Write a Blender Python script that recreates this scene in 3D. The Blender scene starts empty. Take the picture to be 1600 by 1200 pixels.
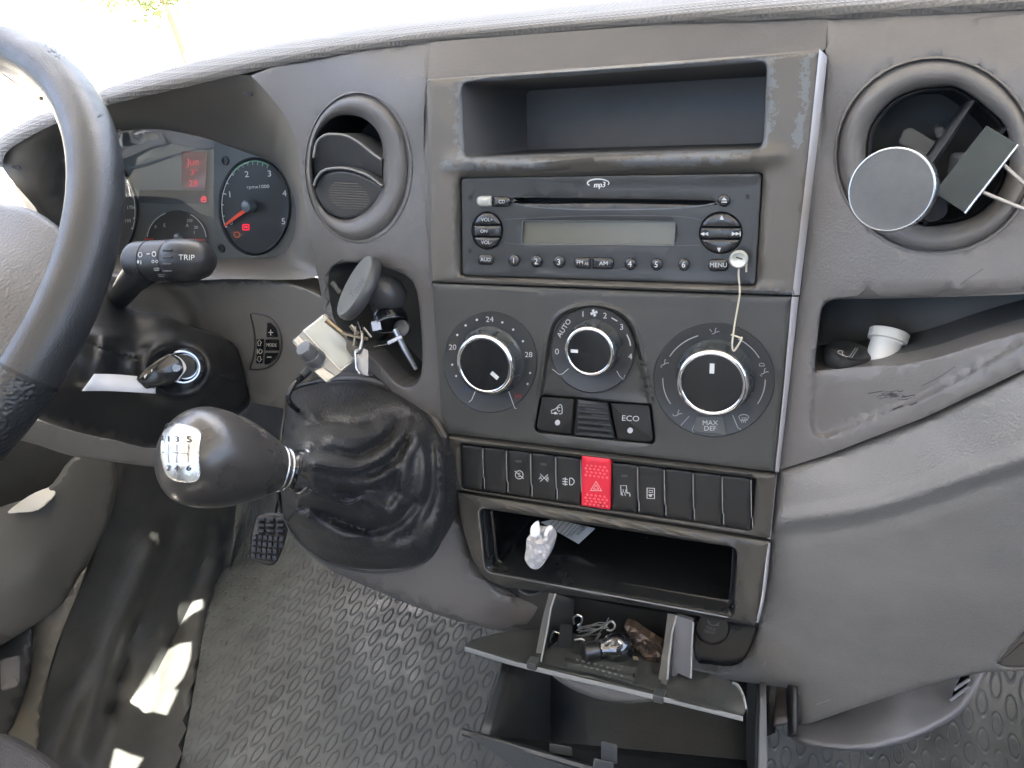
import bpy, bmesh, math, random
import numpy as np
from mathutils import Vector, Matrix, noise
from mathutils.geometry import delaunay_2d_cdt
random.seed(7)
R = math.radians
scene = bpy.context.scene
COL = scene.collection

# ------------------------------------------------------------------ camera
F = 1155.0                        # focal length in pixels of the 1600 px wide photograph
CAM = Vector((0.0, 0.0, 0.92))    # metres, above the cab floor
LEAN = R(15)                      # the centre stack leans back by this much
_a = np.array([.922, .088, -.376]); _a /= np.linalg.norm(_a)
_d = np.array([.039, .947, .317]); _d -= _d.dot(_a) * _a; _d /= np.linalg.norm(_d)
_f = np.cross(_a, _d)
NV = Vector((0, math.cos(LEAN), -math.sin(LEAN)))     # into the dashboard
UV = Vector((1, 0, 0))                                # across it
VV = Vector((0, math.sin(LEAN), math.cos(LEAN)))      # up its face

def c2w(v):
    v = np.asarray(v, float)
    return UV * float(v.dot(_a)) + NV * float(v.dot(_f)) - VV * float(v.dot(_d))

cam_d = bpy.data.cameras.new('camera'); cam = bpy.data.objects.new('camera', cam_d); COL.objects.link(cam)
_r, _u, _b = c2w((1, 0, 0)), c2w((0, -1, 0)), c2w((0, 0, -1))
cam.matrix_world = Matrix(((_r.x, _u.x, _b.x, CAM.x), (_r.y, _u.y, _b.y, CAM.y), (_r.z, _u.z, _b.z, CAM.z), (0, 0, 0, 1)))
cam_d.sensor_width = 36; cam_d.lens = F / 1600 * 36; cam_d.clip_start = .01; cam_d.clip_end = 3000
scene.camera = cam

# ------------------------------------------------------------------ sky, sun, exposure
SUN_AZ, SUN_EL = R(-6), R(77)      # azimuth from +Y, negative = towards the driver's side
sun_dir = Vector((math.sin(SUN_AZ) * math.cos(SUN_EL), math.cos(SUN_AZ) * math.cos(SUN_EL), math.sin(SUN_EL)))
w = bpy.data.worlds.new('World'); scene.world = w; w.use_nodes = True
nt = w.node_tree; nt.nodes.clear()
sky = nt.nodes.new('ShaderNodeTexSky'); sky.sky_type = 'NISHITA'; sky.sun_disc = False
sky.sun_elevation = SUN_EL; sky.sun_rotation = SUN_AZ
sky.air_density = 1.0; sky.dust_density = 7.0; sky.ozone_density = 1.0
bg = nt.nodes.new('ShaderNodeBackground'); bg.inputs['Strength'].default_value = .15
wo = nt.nodes.new('ShaderNodeOutputWorld')
nt.links.new(sky.outputs[0], bg.inputs['Color']); nt.links.new(bg.outputs[0], wo.inputs['Surface'])
sl = bpy.data.lights.new('sun', 'SUN'); sl.energy = 5; sl.angle = R(.5); sl.color = (1, .93, .82)
so = bpy.data.objects.new('sun', sl); COL.objects.link(so); so.rotation_euler = (-sun_dir).to_track_quat('-Z', 'Y').to_euler()
scene.view_settings.view_transform = 'Standard'; scene.view_settings.look = 'None'
scene.view_settings.gamma = 1; scene.view_settings.use_curve_mapping = False
scene.view_settings.exposure = 3.4
scene.cycles.use_denoising = True
scene.cycles.max_bounces = 8; scene.cycles.diffuse_bounces = 5; scene.cycles.glossy_bounces = 4
scene.cycles.transparent_max_bounces = 12; scene.cycles.sample_clamp_indirect = 6
scene.cycles.caustics_reflective = False; scene.cycles.caustics_refractive = False

# ------------------------------------------------------------------ points
def ray(px, py): return c2w(((px - 800) / F, (py - 600) / F, 1.0))
def P(px, py, d):                 # point seen at px,py at depth d along the stack's normal
    r = ray(px, py); return CAM + r * (d / r.dot(NV))
def PT(px, py, t): return CAM + ray(px, py) * t          # at distance t along the view axis
def PX(px, py, x): r = ray(px, py); return CAM + r * ((x - CAM.x) / r.x)
def PZ(px, py, z): r = ray(px, py); return CAM + r * ((z - CAM.z) / r.z)
def proj(p):
    q = Vector(p) - CAM
    m = np.array([q.dot(_r), -q.dot(_u), -q.dot(_b)])
    return 800 + F * m[0] / m[2], 600 + F * m[1] / m[2], m[2]

def cr(pts, k=6, closed=False):
    """Catmull-Rom through points of any dimension, k steps per segment"""
    pts = [np.array(p, float) for p in pts]; n = len(pts); out = []
    seg = n if closed else n - 1
    for i in range(seg):
        if closed: p0, p1, p2, p3 = pts[i - 1], pts[i], pts[(i + 1) % n], pts[(i + 2) % n]
        else: p0, p1, p2, p3 = pts[max(i - 1, 0)], pts[i], pts[i + 1], pts[min(i + 2, n - 1)]
        for j in range(k):
            t = j / k
            out.append(.5 * ((2 * p1) + (-p0 + p2) * t + (2 * p0 - 5 * p1 + 4 * p2 - p3) * t * t + (-p0 + 3 * p1 - 3 * p2 + p3) * t ** 3))
    if not closed: out.append(pts[-1])
    return out
def ell(cx, cy, rx, ry=None, n=40, rot=0, a0=0):
    ry = rx if ry is None else ry; c, s = math.cos(R(rot)), math.sin(R(rot)); o = []
    for i in range(n):
        a = 2 * math.pi * i / n + a0; x, y = rx * math.cos(a), ry * math.sin(a)
        o.append(np.array((cx + x * c - y * s, cy + x * s + y * c)))
    return o
def arc(cx, cy, rx, ry, a0, a1, n=16):
    return [np.array((cx + rx * math.cos(R(a0 + (a1 - a0) * i / n)), cy - ry * math.sin(R(a0 + (a1 - a0) * i / n)))) for i in range(n + 1)]
def rr(c, r=8, n=5):
    """polygon with rounded corners"""
    c = [np.array(p, float) for p in c]; o = []; m = len(c)
    rs = r if isinstance(r, (list, tuple)) else [r] * m
    for i in range(m):
        p, a, b = c[i], c[i - 1], c[(i + 1) % m]; q = rs[i]
        u = (a - p) / np.linalg.norm(a - p); v = (b - p) / np.linalg.norm(b - p)
        q = min(q, np.linalg.norm(a - p) * .49, np.linalg.norm(b - p) * .49)
        s, e = p + u * q, p + v * q
        for j in range(n + 1):
            t = j / n; o.append((1 - t) ** 2 * s + 2 * t * (1 - t) * p + t * t * e)
    return o
def off(path, dist):
    """closed path moved inwards (dist>0), point for point"""
    p = np.array([q[:2] for q in path]); n = len(p)
    ar = .5 * np.sum(p[:, 0] * np.roll(p[:, 1], -1) - np.roll(p[:, 0], -1) * p[:, 1]); sg = 1 if ar > 0 else -1
    o = []
    for i in range(n):
        k = 1
        t = p[(i + 1) % n] - p[i - 1]
        L = np.linalg.norm(t)
        if L < 1e-9: t = p[(i + 2) % n] - p[i - 2]; L = np.linalg.norm(t)
        t = t / L; o.append(p[i] + sg * dist * np.array((-t[1], t[0])))
    return o
def shr(path, i):
    """closed path shrunk towards its middle by i px on every side, never folding over"""
    p = np.array([q[:2] for q in path]); lo, hi = p.min(0), p.max(0); c = (lo + hi) / 2; h = (hi - lo) / 2
    return [c + (q - c) * (np.maximum(h - i, .02) / h) for q in p]
def shift(path, dx, dy): return [np.array((q[0] + dx, q[1] + dy)) for q in path]
def rbf(pts, lin=True):
    A = np.array(pts, float); X = A[:, :2] / 400; v = A[:, 2]; n = len(A)
    def ph(r): return np.where(r > 1e-9, r * r * np.log(r + 1e-12), 0)
    K = ph(np.linalg.norm(X[:, None] - X[None], axis=2)) + np.eye(n) * 1e-5
    Q = np.c_[np.ones(n), X]; M = np.block([[K, Q], [Q.T, np.zeros((3, 3))]])
    s = np.linalg.solve(M, np.r_[v, 0, 0, 0])
    def f(px, py):
        x = np.array((px, py)) / 400
        return float(s[:n].dot(ph(np.linalg.norm(X - x, axis=1))) + s[n] + s[n + 1] * x[0] + s[n + 2] * x[1])
    return f
def segdist(p, path, closed=True):
    a = np.array([q[:2] for q in path]); b = np.roll(a, -1, axis=0)
    if not closed: a, b = a[:-1], b[:-1]
    ab = b - a; L = np.maximum((ab ** 2).sum(1), 1e-9)
    t = np.clip(((p - a) * ab).sum(1) / L, 0, 1)
    return float(np.sqrt((((a + ab * t[:, None]) - p) ** 2).sum(1)).min())
def inside(p, path):
    a = np.array([q[:2] for q in path]); b = np.roll(a, -1, axis=0)
    c = ((a[:, 1] > p[1]) != (b[:, 1] > p[1]))
    if not c.any(): return False
    a, b = a[c], b[c]
    x = (b[:, 0] - a[:, 0]) * (p[1] - a[:, 1]) / (b[:, 1] - a[:, 1]) + a[:, 0]
    return bool((p[0] < x).sum() % 2)

# ------------------------------------------------------------------ materials
MATS = {}
def mat(name, col, rough=.5, metal=0, bump=None, spec=.5, emit=None, strength=0, vary=0, coat=0, wear=None, scratch=0, rvary=0, alpha=1):
    """bump = (scale per metre, height in metres, kind)"""
    if name in MATS: return MATS[name]
    m = bpy.data.materials.new(name); m.use_nodes = True; t = m.node_tree; N, L = t.nodes, t.links
    b = N['Principled BSDF']; b.inputs['Base Color'].default_value = (*col, 1); b.inputs['Roughness'].default_value = rough
    b.inputs['Metallic'].default_value = metal; b.inputs['Specular IOR Level'].default_value = spec
    if coat: b.inputs['Coat Weight'].default_value = coat; b.inputs['Coat Roughness'].default_value = .08
    if emit: b.inputs['Emission Color'].default_value = (*emit, 1); b.inputs['Emission Strength'].default_value = strength
    tc = N.new('ShaderNodeTexCoord'); src = tc.outputs['Object']
    colour = None
    if vary or wear:
        n1 = N.new('ShaderNodeTexNoise'); n1.inputs['Scale'].default_value = 22; n1.inputs['Detail'].default_value = 6; n1.inputs['Roughness'].default_value = .62
        L.new(src, n1.inputs['Vector'])
        r = N.new('ShaderNodeMapRange'); r.inputs[1].default_value = .3; r.inputs[2].default_value = .7
        r.inputs[3].default_value = 1 - vary; r.inputs[4].default_value = 1 + vary; L.new(n1.outputs['Fac'], r.inputs[0])
        mx = N.new('ShaderNodeVectorMath'); mx.operation = 'SCALE'; mx.inputs[0].default_value = col; L.new(r.outputs[0], mx.inputs['Scale']); colour = mx.outputs[0]
    if wear:
        at = N.new('ShaderNodeAttribute'); at.attribute_name = 'wear'
        n2 = N.new('ShaderNodeTexNoise'); n2.inputs['Scale'].default_value = 190; n2.inputs['Detail'].default_value = 7; n2.inputs['Roughness'].default_value = .7; L.new(src, n2.inputs['Vector'])
        ad = N.new('ShaderNodeMath'); ad.operation = 'ADD'; L.new(at.outputs['Fac'], ad.inputs[0]); L.new(n2.outputs['Fac'], ad.inputs[1])
        st = N.new('ShaderNodeMapRange'); st.inputs[1].default_value = .98; st.inputs[2].default_value = 1.03; L.new(ad.outputs[0], st.inputs[0])
        mm = N.new('ShaderNodeMix'); mm.data_type = 'RGBA'; L.new(st.outputs[0], mm.inputs[0]); L.new(colour, mm.inputs[6]); mm.inputs[7].default_value = (*wear, 1); colour = mm.outputs[2]
    if colour is not None: L.new(colour, b.inputs['Base Color'])
    if rvary:
        n3 = N.new('ShaderNodeTexNoise'); n3.inputs['Scale'].default_value = 35; n3.inputs['Detail'].default_value = 5; L.new(src, n3.inputs['Vector'])
        r3 = N.new('ShaderNodeMapRange'); r3.inputs[1].default_value = .3; r3.inputs[2].default_value = .7; r3.inputs[3].default_value = max(rough - rvary, .02); r3.inputs[4].default_value = rough + rvary
        L.new(n3.outputs['Fac'], r3.inputs[0]); L.new(r3.outputs[0], b.inputs['Roughness'])
    if bump:
        sc, h, kind = bump
        if kind == 'grain':
            x = N.new('ShaderNodeTexVoronoi'); x.feature = 'SMOOTH_F1'; x.inputs['Scale'].default_value = sc; o = x.outputs['Distance']
        elif kind == 'checker':
            x = N.new('ShaderNodeTexVoronoi'); x.feature = 'F1'; x.distance = 'CHEBYCHEV'; x.inputs['Randomness'].default_value = 0; x.inputs['Scale'].default_value = sc; o = x.outputs['Distance']
        elif kind == 'wave':
            x = N.new('ShaderNodeTexWave'); x.inputs['Scale'].default_value = sc; o = x.outputs['Fac']
        else:
            x = N.new('ShaderNodeTexNoise'); x.inputs['Scale'].default_value = sc; x.inputs['Detail'].default_value = 4; o = x.outputs['Fac']
        L.new(src, x.inputs['Vector'])
        bp = N.new('ShaderNodeBump'); bp.inputs['Distance'].default_value = h; bp.inputs['Strength'].default_value = 1
        L.new(o, bp.inputs['Height']); L.new(bp.outputs[0], b.inputs['Normal'])
    MATS[name] = m
    return m

# ------------------------------------------------------------------ objects
def thing(name, label, cat, loc, group=None, kind=None):
    o = bpy.data.objects.new(name, None); COL.objects.link(o); o.location = loc; o.empty_display_size = .02
    o['label'] = label; o['category'] = cat
    if group: o['group'] = group
    if kind: o['kind'] = kind
    return o
def root_loc(o):
    while o.parent: o = o.parent
    return Vector(o.location)
def obj(name, verts, faces, m, parent=None, smooth=True, tag=None, sharp=40, label=None, wear=None, weld=0):
    me = bpy.data.meshes.new(name)
    o0 = root_loc(parent) if parent else Vector((0, 0, 0))
    if not parent:
        V = [Vector(v) for v in verts]
        o0 = Vector((sum(v.x for v in V) / len(V), sum(v.y for v in V) / len(V), min(v.z for v in V)))
    me.from_pydata([tuple(Vector(v) - o0) for v in verts], [], [tuple(int(i) for i in f) for f in faces])
    if wear is not None:
        a = me.attributes.new('wear', 'FLOAT', 'POINT'); a.data.foreach_set('value', [float(x) for x in wear])
    if weld:
        bm = bmesh.new(); bm.from_mesh(me); bmesh.ops.remove_doubles(bm, verts=bm.verts, dist=weld); bmesh.ops.recalc_face_normals(bm, faces=bm.faces); bm.to_mesh(me); bm.free()
    if smooth:
        me.polygons.foreach_set('use_smooth', [True] * len(me.polygons))
        if sharp < 180:
            try: me.set_sharp_from_angle(angle=R(sharp))
            except Exception: pass
    me.materials.append(m); me.update()
    o = bpy.data.objects.new(name, me); COL.objects.link(o)
    if parent: o.parent = parent
    else: o.location = o0
    if tag:
        o['label'], o['category'] = tag[0], tag[1]
        if len(tag) > 2 and tag[2]: o['group'] = tag[2]
    if label: o['label'] = label
    return o
class MB:
    """collects pieces of one mesh"""
    def __init__(s): s.v = []; s.f = []
    def add(s, v, f):
        n = len(s.v); s.v += [Vector(x) for x in v]; s.f += [[i + n for i in q] for q in f]; return s
    def build(s, name, m, parent=None, **k): return obj(name, s.v, s.f, m, parent, **k)
def loftg(rings, cap0=False, cap1=False, closed=True):
    v = []; f = []; n = len(rings[0])
    for r in rings: v += [Vector(p) for p in r]
    for i in range(len(rings) - 1):
        for j in range(n if closed else n - 1):
            k = (j + 1) % n; f.append((i * n + j, i * n + k, (i + 1) * n + k, (i + 1) * n + j))
    if cap0: f.append(tuple(range(n))[::-1])
    if cap1: f.append(tuple((len(rings) - 1) * n + j for j in range(n)))
    return v, f
def R3(path, d):
    """2D path -> 3D ring; d a number or a function"""
    return [P(q[0], q[1], d(q[0], q[1]) if callable(d) else d) for q in path]
def lofto(name, rings, m, parent=None, cap0=False, cap1=False, closed=True, **k):
    v, f = loftg(rings, cap0, cap1, closed); return obj(name, v, f, m, parent, **k)
def ringso(name, path, prof, m, parent=None, cap=True, **k):
    """prof = [(inset px, depth d)...] outside to inside"""
    v, f = loftg([R3(off(path, i) if i else path, d) for i, d in prof], cap1=cap); return obj(name, v, f, m, parent, **k)
def wello(name, path, d, steps, m, parent=None, **k):
    """recess whose walls run straight into the dashboard: steps = [(inset px, metres in)]"""
    v, f = loftg([[p + NV * z for p in R3(shr(path, i) if i else path, d)] for i, z in steps], cap1=True); return obj(name, v, f, m, parent, **k)
def slabg(path, d, th=.0004):
    n = len(path); a = R3(path, d); b = [p + NV * th for p in a]
    v, f = loftg([b, a]); f.append(tuple(range(n, 2 * n))); return v, f
def ribg(path, w, d, th=.0003, closed=False):
    """stroke of width w px along a px path on the surface d"""
    p = [np.array(q[:2], float) for q in path]; n = len(p); v = []; f = []
    for i in range(n):
        a = p[i - 1] if (i or closed) else p[i]; b = p[(i + 1) % n] if (i < n - 1 or closed) else p[i]
        t = b - a; t = t / (np.linalg.norm(t) + 1e-9); nn = np.array((-t[1], t[0])) * w / 2
        for q in (p[i] - nn, p[i] + nn):
            dd = d(q[0], q[1]) if callable(d) else d; v.append(P(q[0], q[1], dd - th))
    for i in range(n if closed else n - 1):
        j = (i + 1) % n; f.append((2 * i, 2 * i + 1, 2 * j + 1, 2 * j))
    return v, f
def tubeg(path, rad, n=10, cap=True, flat=1.0):
    path = [Vector(p) for p in path]; m = len(path); rings = []
    up = None
    for i in range(m):
        t = (path[min(i + 1, m - 1)] - path[max(i - 1, 0)]).normalized()
        if up is None: up = t.orthogonal().normalized()
        up = (up - t * up.dot(t)).normalized(); s = t.cross(up)
        r = rad[i] if isinstance(rad, (list, tuple, np.ndarray)) else rad
        rings.append([path[i] + (up * math.cos(2 * math.pi * j / n) + s * math.sin(2 * math.pi * j / n) * flat) * r for j in range(n)])
    return loftg(rings, cap, cap)
def tubeo(name, path, rad, m, parent=None, n=10, flat=1.0, **k):
    v, f = tubeg(path, rad, n, True, flat); return obj(name, v, f, m, parent, **k)
def lathg(c, axis, prof, n=36, cap0=True, cap1=True, side=None, sy=1.0):
    """prof = [(radius, distance along axis)]"""
    axis = Vector(axis).normalized(); u = (Vector(side) if side else axis.orthogonal()); u = (u - axis * u.dot(axis)).normalized(); s = axis.cross(u)
    return loftg([[Vector(c) + axis * h + (u * math.cos(2 * math.pi * j / n) + s * math.sin(2 * math.pi * j / n) * sy) * r for j in range(n)] for r, h in prof], cap0, cap1)
def latho(name, c, axis, prof, m, parent=None, n=36, sy=1.0, side=None, caps=True, **k):
    v, f = lathg(c, axis, prof, n, caps, caps, sy=sy, side=side); return obj(name, v, f, m, parent, **k)
def boxg(c, ux, uy, uz, bev=.0):
    """box with centre c and half-vectors"""
    c, ux, uy, uz = map(Vector, (c, ux, uy, uz)); v = []
    for a in (-1, 1):
        for b in (-1, 1):
            for e in (-1, 1): v.append(c + ux * a + uy * b + uz * e)
    return v, [(0, 1, 3, 2), (4, 6, 7, 5), (0, 4, 5, 1), (2, 3, 7, 6), (0, 2, 6, 4), (1, 5, 7, 3)]
def bevel(o, wd, seg=2):
    m = o.modifiers.new('bevel', 'BEVEL'); m.width = wd; m.segments = seg; m.limit_method = 'ANGLE'; m.angle_limit = R(35); return o
def subd(o, n=1):
    m = o.modifiers.new('subdivision', 'SUBSURF'); m.levels = n; m.render_levels = n; return o

def sheetg(outer, holes, D, grid=16, er=0, eh=.002, hr=None, hh=None, skirt=.004, point=P, wear=None, extra=(), nrm=False):
    """a skin: outer and holes are px loops, D its depth; rim rounded over er px by eh metres; a skirt gives it thickness"""
    outer = [np.array(q[:2]) for q in outer]; holes = [[np.array(q[:2]) for q in h] for h in holes]
    hr = er if hr is None else hr; hh = eh if hh is None else hh
    pts = []; edges = []; loops = []
    def addloop(l):
        s = len(pts); pts.extend(l); edges.extend((s + i, s + (i + 1) % len(l)) for i in range(len(l)))
    addloop(outer)
    for h in holes: addloop(h)
    def dh(p): return [segdist(p, h) for h in holes]
    ex = []
    for l, r, sg in [(outer, er, 1)] + [(h, hr, -1) for h in holes]:
        if r:
            for k in (.2, .5, 1.0):
                for q in off(l, sg * r * k):
                    ex.append(q)
    arr = np.array(outer); x0, y0 = arr.min(0); x1, y1 = arr.max(0)
    gx = np.arange(x0 + grid * .5, x1, grid); gy = np.arange(y0 + grid * .5, y1, grid)
    cand = [(np.array((x + (grid * .5 if j % 2 else 0), y)), 1) for j, y in enumerate(gy) for x in gx] + [(q, 0) for q in ex] + [(np.array(q), 0) for q in extra]
    for q, isg in cand:
        if not inside(q, outer) or any(inside(q, h) for h in holes): continue
        m = segdist(q, outer); mh = min(dh(q) or [1e9])
        if isg and (m < max(er * 1.3, grid * .35) or mh < max(hr * 1.3, grid * .35)): continue
        if not isg and min(m / max(er, 1), mh / max(hr, 1)) < .12: continue
        pts.append(q)
    res = delaunay_2d_cdt([Vector((float(q[0]), float(q[1]))) for q in pts], edges, [], 0, 1e-4)
    vs, fs = res[0], res[2]
    V2 = [np.array((v.x, v.y)) for v in vs]
    keep = []
    for f in fs:
        c = sum(V2[i] for i in f) / len(f)
        if inside(c, outer) and not any(inside(c, h) for h in holes): keep.append(tuple(f))
    def z(q):
        d = D(q[0], q[1]) if callable(D) else D
        if er:
            m = segdist(q, outer)
            if m < er: d += eh * (1 - math.sqrt(max(0, 1 - (1 - m / er) ** 2)))
        if hr:
            for h in holes:
                m = segdist(q, h)
                if m < hr: d += hh * (1 - math.sqrt(max(0, 1 - (1 - m / hr) ** 2)))
        return d
    V = [point(q[0], q[1], z(q)) for q in V2]
    NRM = []; avg = [Vector((0, 0, 0)) for _ in V2]
    for f_ in keep:
        nn = (V[f_[1]] - V[f_[0]]).cross(V[f_[2]] - V[f_[0]])
        for i in f_: avg[i] += nn
    for i, q in enumerate(V2):      # the surface's own normals, so the triangulation never shows
        if not nrm or segdist(q, outer) < er * 1.3 + 2 or min(dh(q) or [1e9]) < hr * 1.3 + 2: NRM.append(avg[i].normalized()); continue
        e = .35 if grid > 1 else grid * .05
        a = point(q[0] + e, q[1], z(q + np.array((e, 0)))) - point(q[0] - e, q[1], z(q - np.array((e, 0))))
        b = point(q[0], q[1] + e, z(q + np.array((0, e)))) - point(q[0], q[1] - e, z(q - np.array((0, e))))
        NRM.append(a.cross(b).normalized())
    sheetg.normals = (NRM, len(keep))
    W = [wear(q[0], q[1]) for q in V2] if wear else None
    cnt = {}
    for f in keep:
        for i in range(len(f)):
            e = (f[i], f[(i + 1) % len(f)]); cnt[e] = 1
    F_ = list(keep)
    if skirt:
        mp = {}
        for (a, b) in list(cnt):
            if (b, a) not in cnt:
                for q in (a, b):
                    if q not in mp:
                        mp[q] = len(V); V.append(V[q] + ((V[q] - CAM).normalized() if point is PT else NV) * skirt)
                        if W: W.append(W[q])
                F_.append((b, a, mp[a], mp[b]))
    return V, F_, W
def sheet(name, outer, holes, D, m, parent=None, **k):
    kw = {q: k.pop(q) for q in list(k) if q in ('grid', 'er', 'eh', 'hr', 'hh', 'skirt', 'point', 'wear', 'extra', 'nrm')}
    v, f, W = sheetg(outer, holes, D, **kw)
    NRM, nk_ = sheetg.normals
    o = obj(name, v, f, m, parent, wear=W, **k)
    if k.get('smooth', True):
        me = o.data; L_ = []
        for p in me.polygons:
            for vi in p.vertices:
                if p.index < nk_ and vi < len(NRM):
                    q = NRM[vi]; d_ = q.dot(p.normal); L_.append(tuple(q if d_ > .25 else (-q if d_ < -.25 else p.normal)))
                else: L_.append(tuple(p.normal))
        me.normals_split_custom_set(L_)
    return o

_tc = {}
def text2d(s):
    if s in _tc: return _tc[s]
    cu = bpy.data.curves.new('t', 'FONT'); cu.body = s; cu.align_x = 'CENTER'; cu.resolution_u = 3
    o = bpy.data.objects.new('t', cu); COL.objects.link(o); dg = bpy.context.evaluated_depsgraph_get(); dg.update()
    me = bpy.data.meshes.new_from_object(o.evaluated_get(dg))
    v = [(q.co.x, q.co.y) for q in me.vertices]; f = [tuple(p.vertices) for p in me.polygons]
    bpy.data.objects.remove(o); bpy.data.meshes.remove(me); bpy.data.curves.remove(cu)
    _tc[s] = (v, f); return _tc[s]
def txt(mb, s, px, py, h, d, ang=0, ws=1.0, bold=0, th=.0003, shear=0):
    """lettering of cap height h px centred on px,py, lying on the surface d"""
    v, f = text2d(s); k = h / .70; c, sn = math.cos(R(ang)), math.sin(R(ang))
    for bx in ([0] if not bold else [-bold, bold]):
        V = []
        for x, y in v:
            X = (x + y * shear) * k * ws + bx; Y = -(y - .35) * k
            qx, qy = px + X * c - Y * sn, py + X * sn + Y * c
            dd = d(qx, qy) if callable(d) else d
            V.append(P(qx, qy, dd - th - (.00002 if bx > 0 else 0)))
        mb.add(V, f)
    return mb
def letters(name, items, d, m, parent, **k):
    """items: ('t', text, x, y, h, ang, ws) | ('l', path, w) | ('p', polygon)"""
    mb = MB()
    for it in items:
        if it[0] == 't':
            a = list(it[1:]) + [0, 1.0][len(it) - 5:] if len(it) < 7 else it[1:]
            txt(mb, a[0], a[1], a[2], a[3], d, a[4] if len(a) > 4 else 0, a[5] if len(a) > 5 else 1, **k)
        elif it[0] == 'l': mb.add(*ribg(it[1], it[2], d, closed=len(it) > 3 and it[3]))
        elif it[0] == 'p':
            v, f = slabg(it[1], (lambda x, y: (d(x, y) if callable(d) else d) - .0004), .0003); mb.add(v, f)
    return mb.build(name, m, parent, smooth=False)
# ------------------------------------------------------------------ palette
M_dash = mat('dash plastic', (.10, .098, .099), .42, bump=(900, .00012, 'grain'), vary=.06)
M_pad = mat('textured dash pad', (.10, .098, .095), .6, bump=(300, .0016, 'checker'))
M_hood = mat('binnacle plastic', (.115, .112, .105), .5, bump=(900, .00012, 'grain'), vary=.06)
M_grain = mat('grained lower dash', (.19, .187, .183), .45, bump=(900, .00035, 'grain'), vary=.08)
M_coat = mat('soft coated bezel', (.095, .089, .080), .40, bump=(900, .0001, 'noise'), vary=.10, wear=(.125, .135, .148))
M_coat2 = mat('dark coated bezel', (.052, .050, .045), .36, bump=(900, .0001, 'noise'), vary=.12, rvary=.06)
M_sat = mat('satin edge trim', (.47, .47, .50), .38, metal=.25, bump=(700, .00008, 'noise'))
M_black = mat('black gloss plastic', (.012, .013, .014), .22, rvary=.06)
M_blk = mat('black plastic', (.018, .019, .02), .42, bump=(900, .0001, 'noise'))
M_radio = mat('radio black', (.030, .032, .033), .36, bump=(1100, .00006, 'noise'), vary=.1)
M_dark = mat('dark recess', (.008, .009, .01), .6)
M_chrome = mat('chrome', (.75, .75, .76), .1, metal=1)
M_chrome2 = mat('brushed chrome', (.45, .46, .47), .28, metal=1, rvary=.1)
M_white = mat('white print', (.55, .57, .58), .6)
M_dim = mat('grey print', (.3, .32, .33), .6)
M_leather = mat('black leather', (.030, .031, .033), .47, bump=(560, .0005, 'grain'), rvary=.06)
M_rubber = mat('black rubber mat', (.035, .04, .042), .38, bump=(60, .0015, 'noise'), vary=.15, rvary=.08)
M_carpet = mat('dark carpet', (.03, .03, .03), .9, bump=(300, .002, 'noise'))
M_door = mat('door card plastic', (.085, .083, .075), .6, bump=(700, .0002, 'grain'))
M_wheel = mat('steering wheel leather', (.022, .024, .027), .4, bump=(1100, .00015, 'grain'), rvary=.1)
M_paper = mat('white paper', (.72, .73, .76), .7, bump=(120, .0006, 'noise'))
# ================================================================== dashboard body
D0 = .442
dash = thing('dashboard', 'dark grey moulded truck dashboard with a textured top edge, spanning the cab', 'dashboard', P(950, 400, D0 + .05))
fl = rbf([(460,98,.476),(640,70,.465),(800,56,.4615),(1000,41,.4605),(1140,34,.4595),(1400,26,.452),(1720,10,.438),(390,120,.475),(460,220,.474),(505,480,.474),(560,110,.466),(668,125,.453),(675,440,.452),(692,660,.452),(560,400,.462),(600,600,.456),(480,160,.474),(650,250,.455),
          (520,520,.47),(640,680,.452),(980,103,.453),(1290,75,.452),(1250,460,.452),(1215,740,.452),(1300,90,.45),(1460,60,.447),(1600,40,.44),(1620,240,.425),
          (1460,420,.428),(1300,420,.448),(1600,450,.41),(1600,580,.40),(1420,650,.425),(1290,600,.446),(1700,400,.395),(1280,240,.455),(1700,60,.425)])
# right vent bowl pushes the fascia
seamL = cr([(392,118),(432,165),(460,215),(474,300),(485,380),(500,450),(506,492)], 4)
crest = cr([(165,138),(300,100),(460,68),(640,42),(800,27),(1000,10),(1140,-3),(1400,-16),(1720,-30),(2300,-60)], 5)
# pad edge band
pad_low = cr([(168,164),(300,134),(460,98),(640,70),(800,56),(1000,41),(1140,34),(1400,26),(1720,10),(2300,-20)], 5)
def brow(px, py): return fl(px, py)
def hoodd(x):  # depth of the pad's edge along the hood
    return float(np.interp(x, [0, 165, 400, 640, 1000, 1400, 1720], [.50, .49, .482, .469, .465, .457, .443]))
n = len(crest)
rings = []
for s, up, dd in [(0, 0, .0), (.25, 0, -.003), (.5, 0, -.004), (.75, 0, -.002), (1, 0, 0)]:
    rings.append([P(*(pad_low[i] * (1 - s) + crest[i] * s), hoodd(crest[i][0]) - .004 + dd + .012 * s * s) for i in range(n)])
top = rings[-1]
rings.append([p + Vector((0, .02, .001)) for p in top]); rings.append([p + Vector((0, .08, -.004)) for p in top]); rings.append([p + Vector((0, .66, -.06)) for p in top])
lofto('top_pad', rings, M_pad, dash, closed=False, sharp=180)

v, f = boxg((-.02, .90, .785), (.86, 0, 0), (0, .30, 0), (0, 0, .008)); obj('sun_leak_block', v, f, M_dash, dash, smooth=False)  # added unseen box that stops sun leaking through the dash
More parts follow.
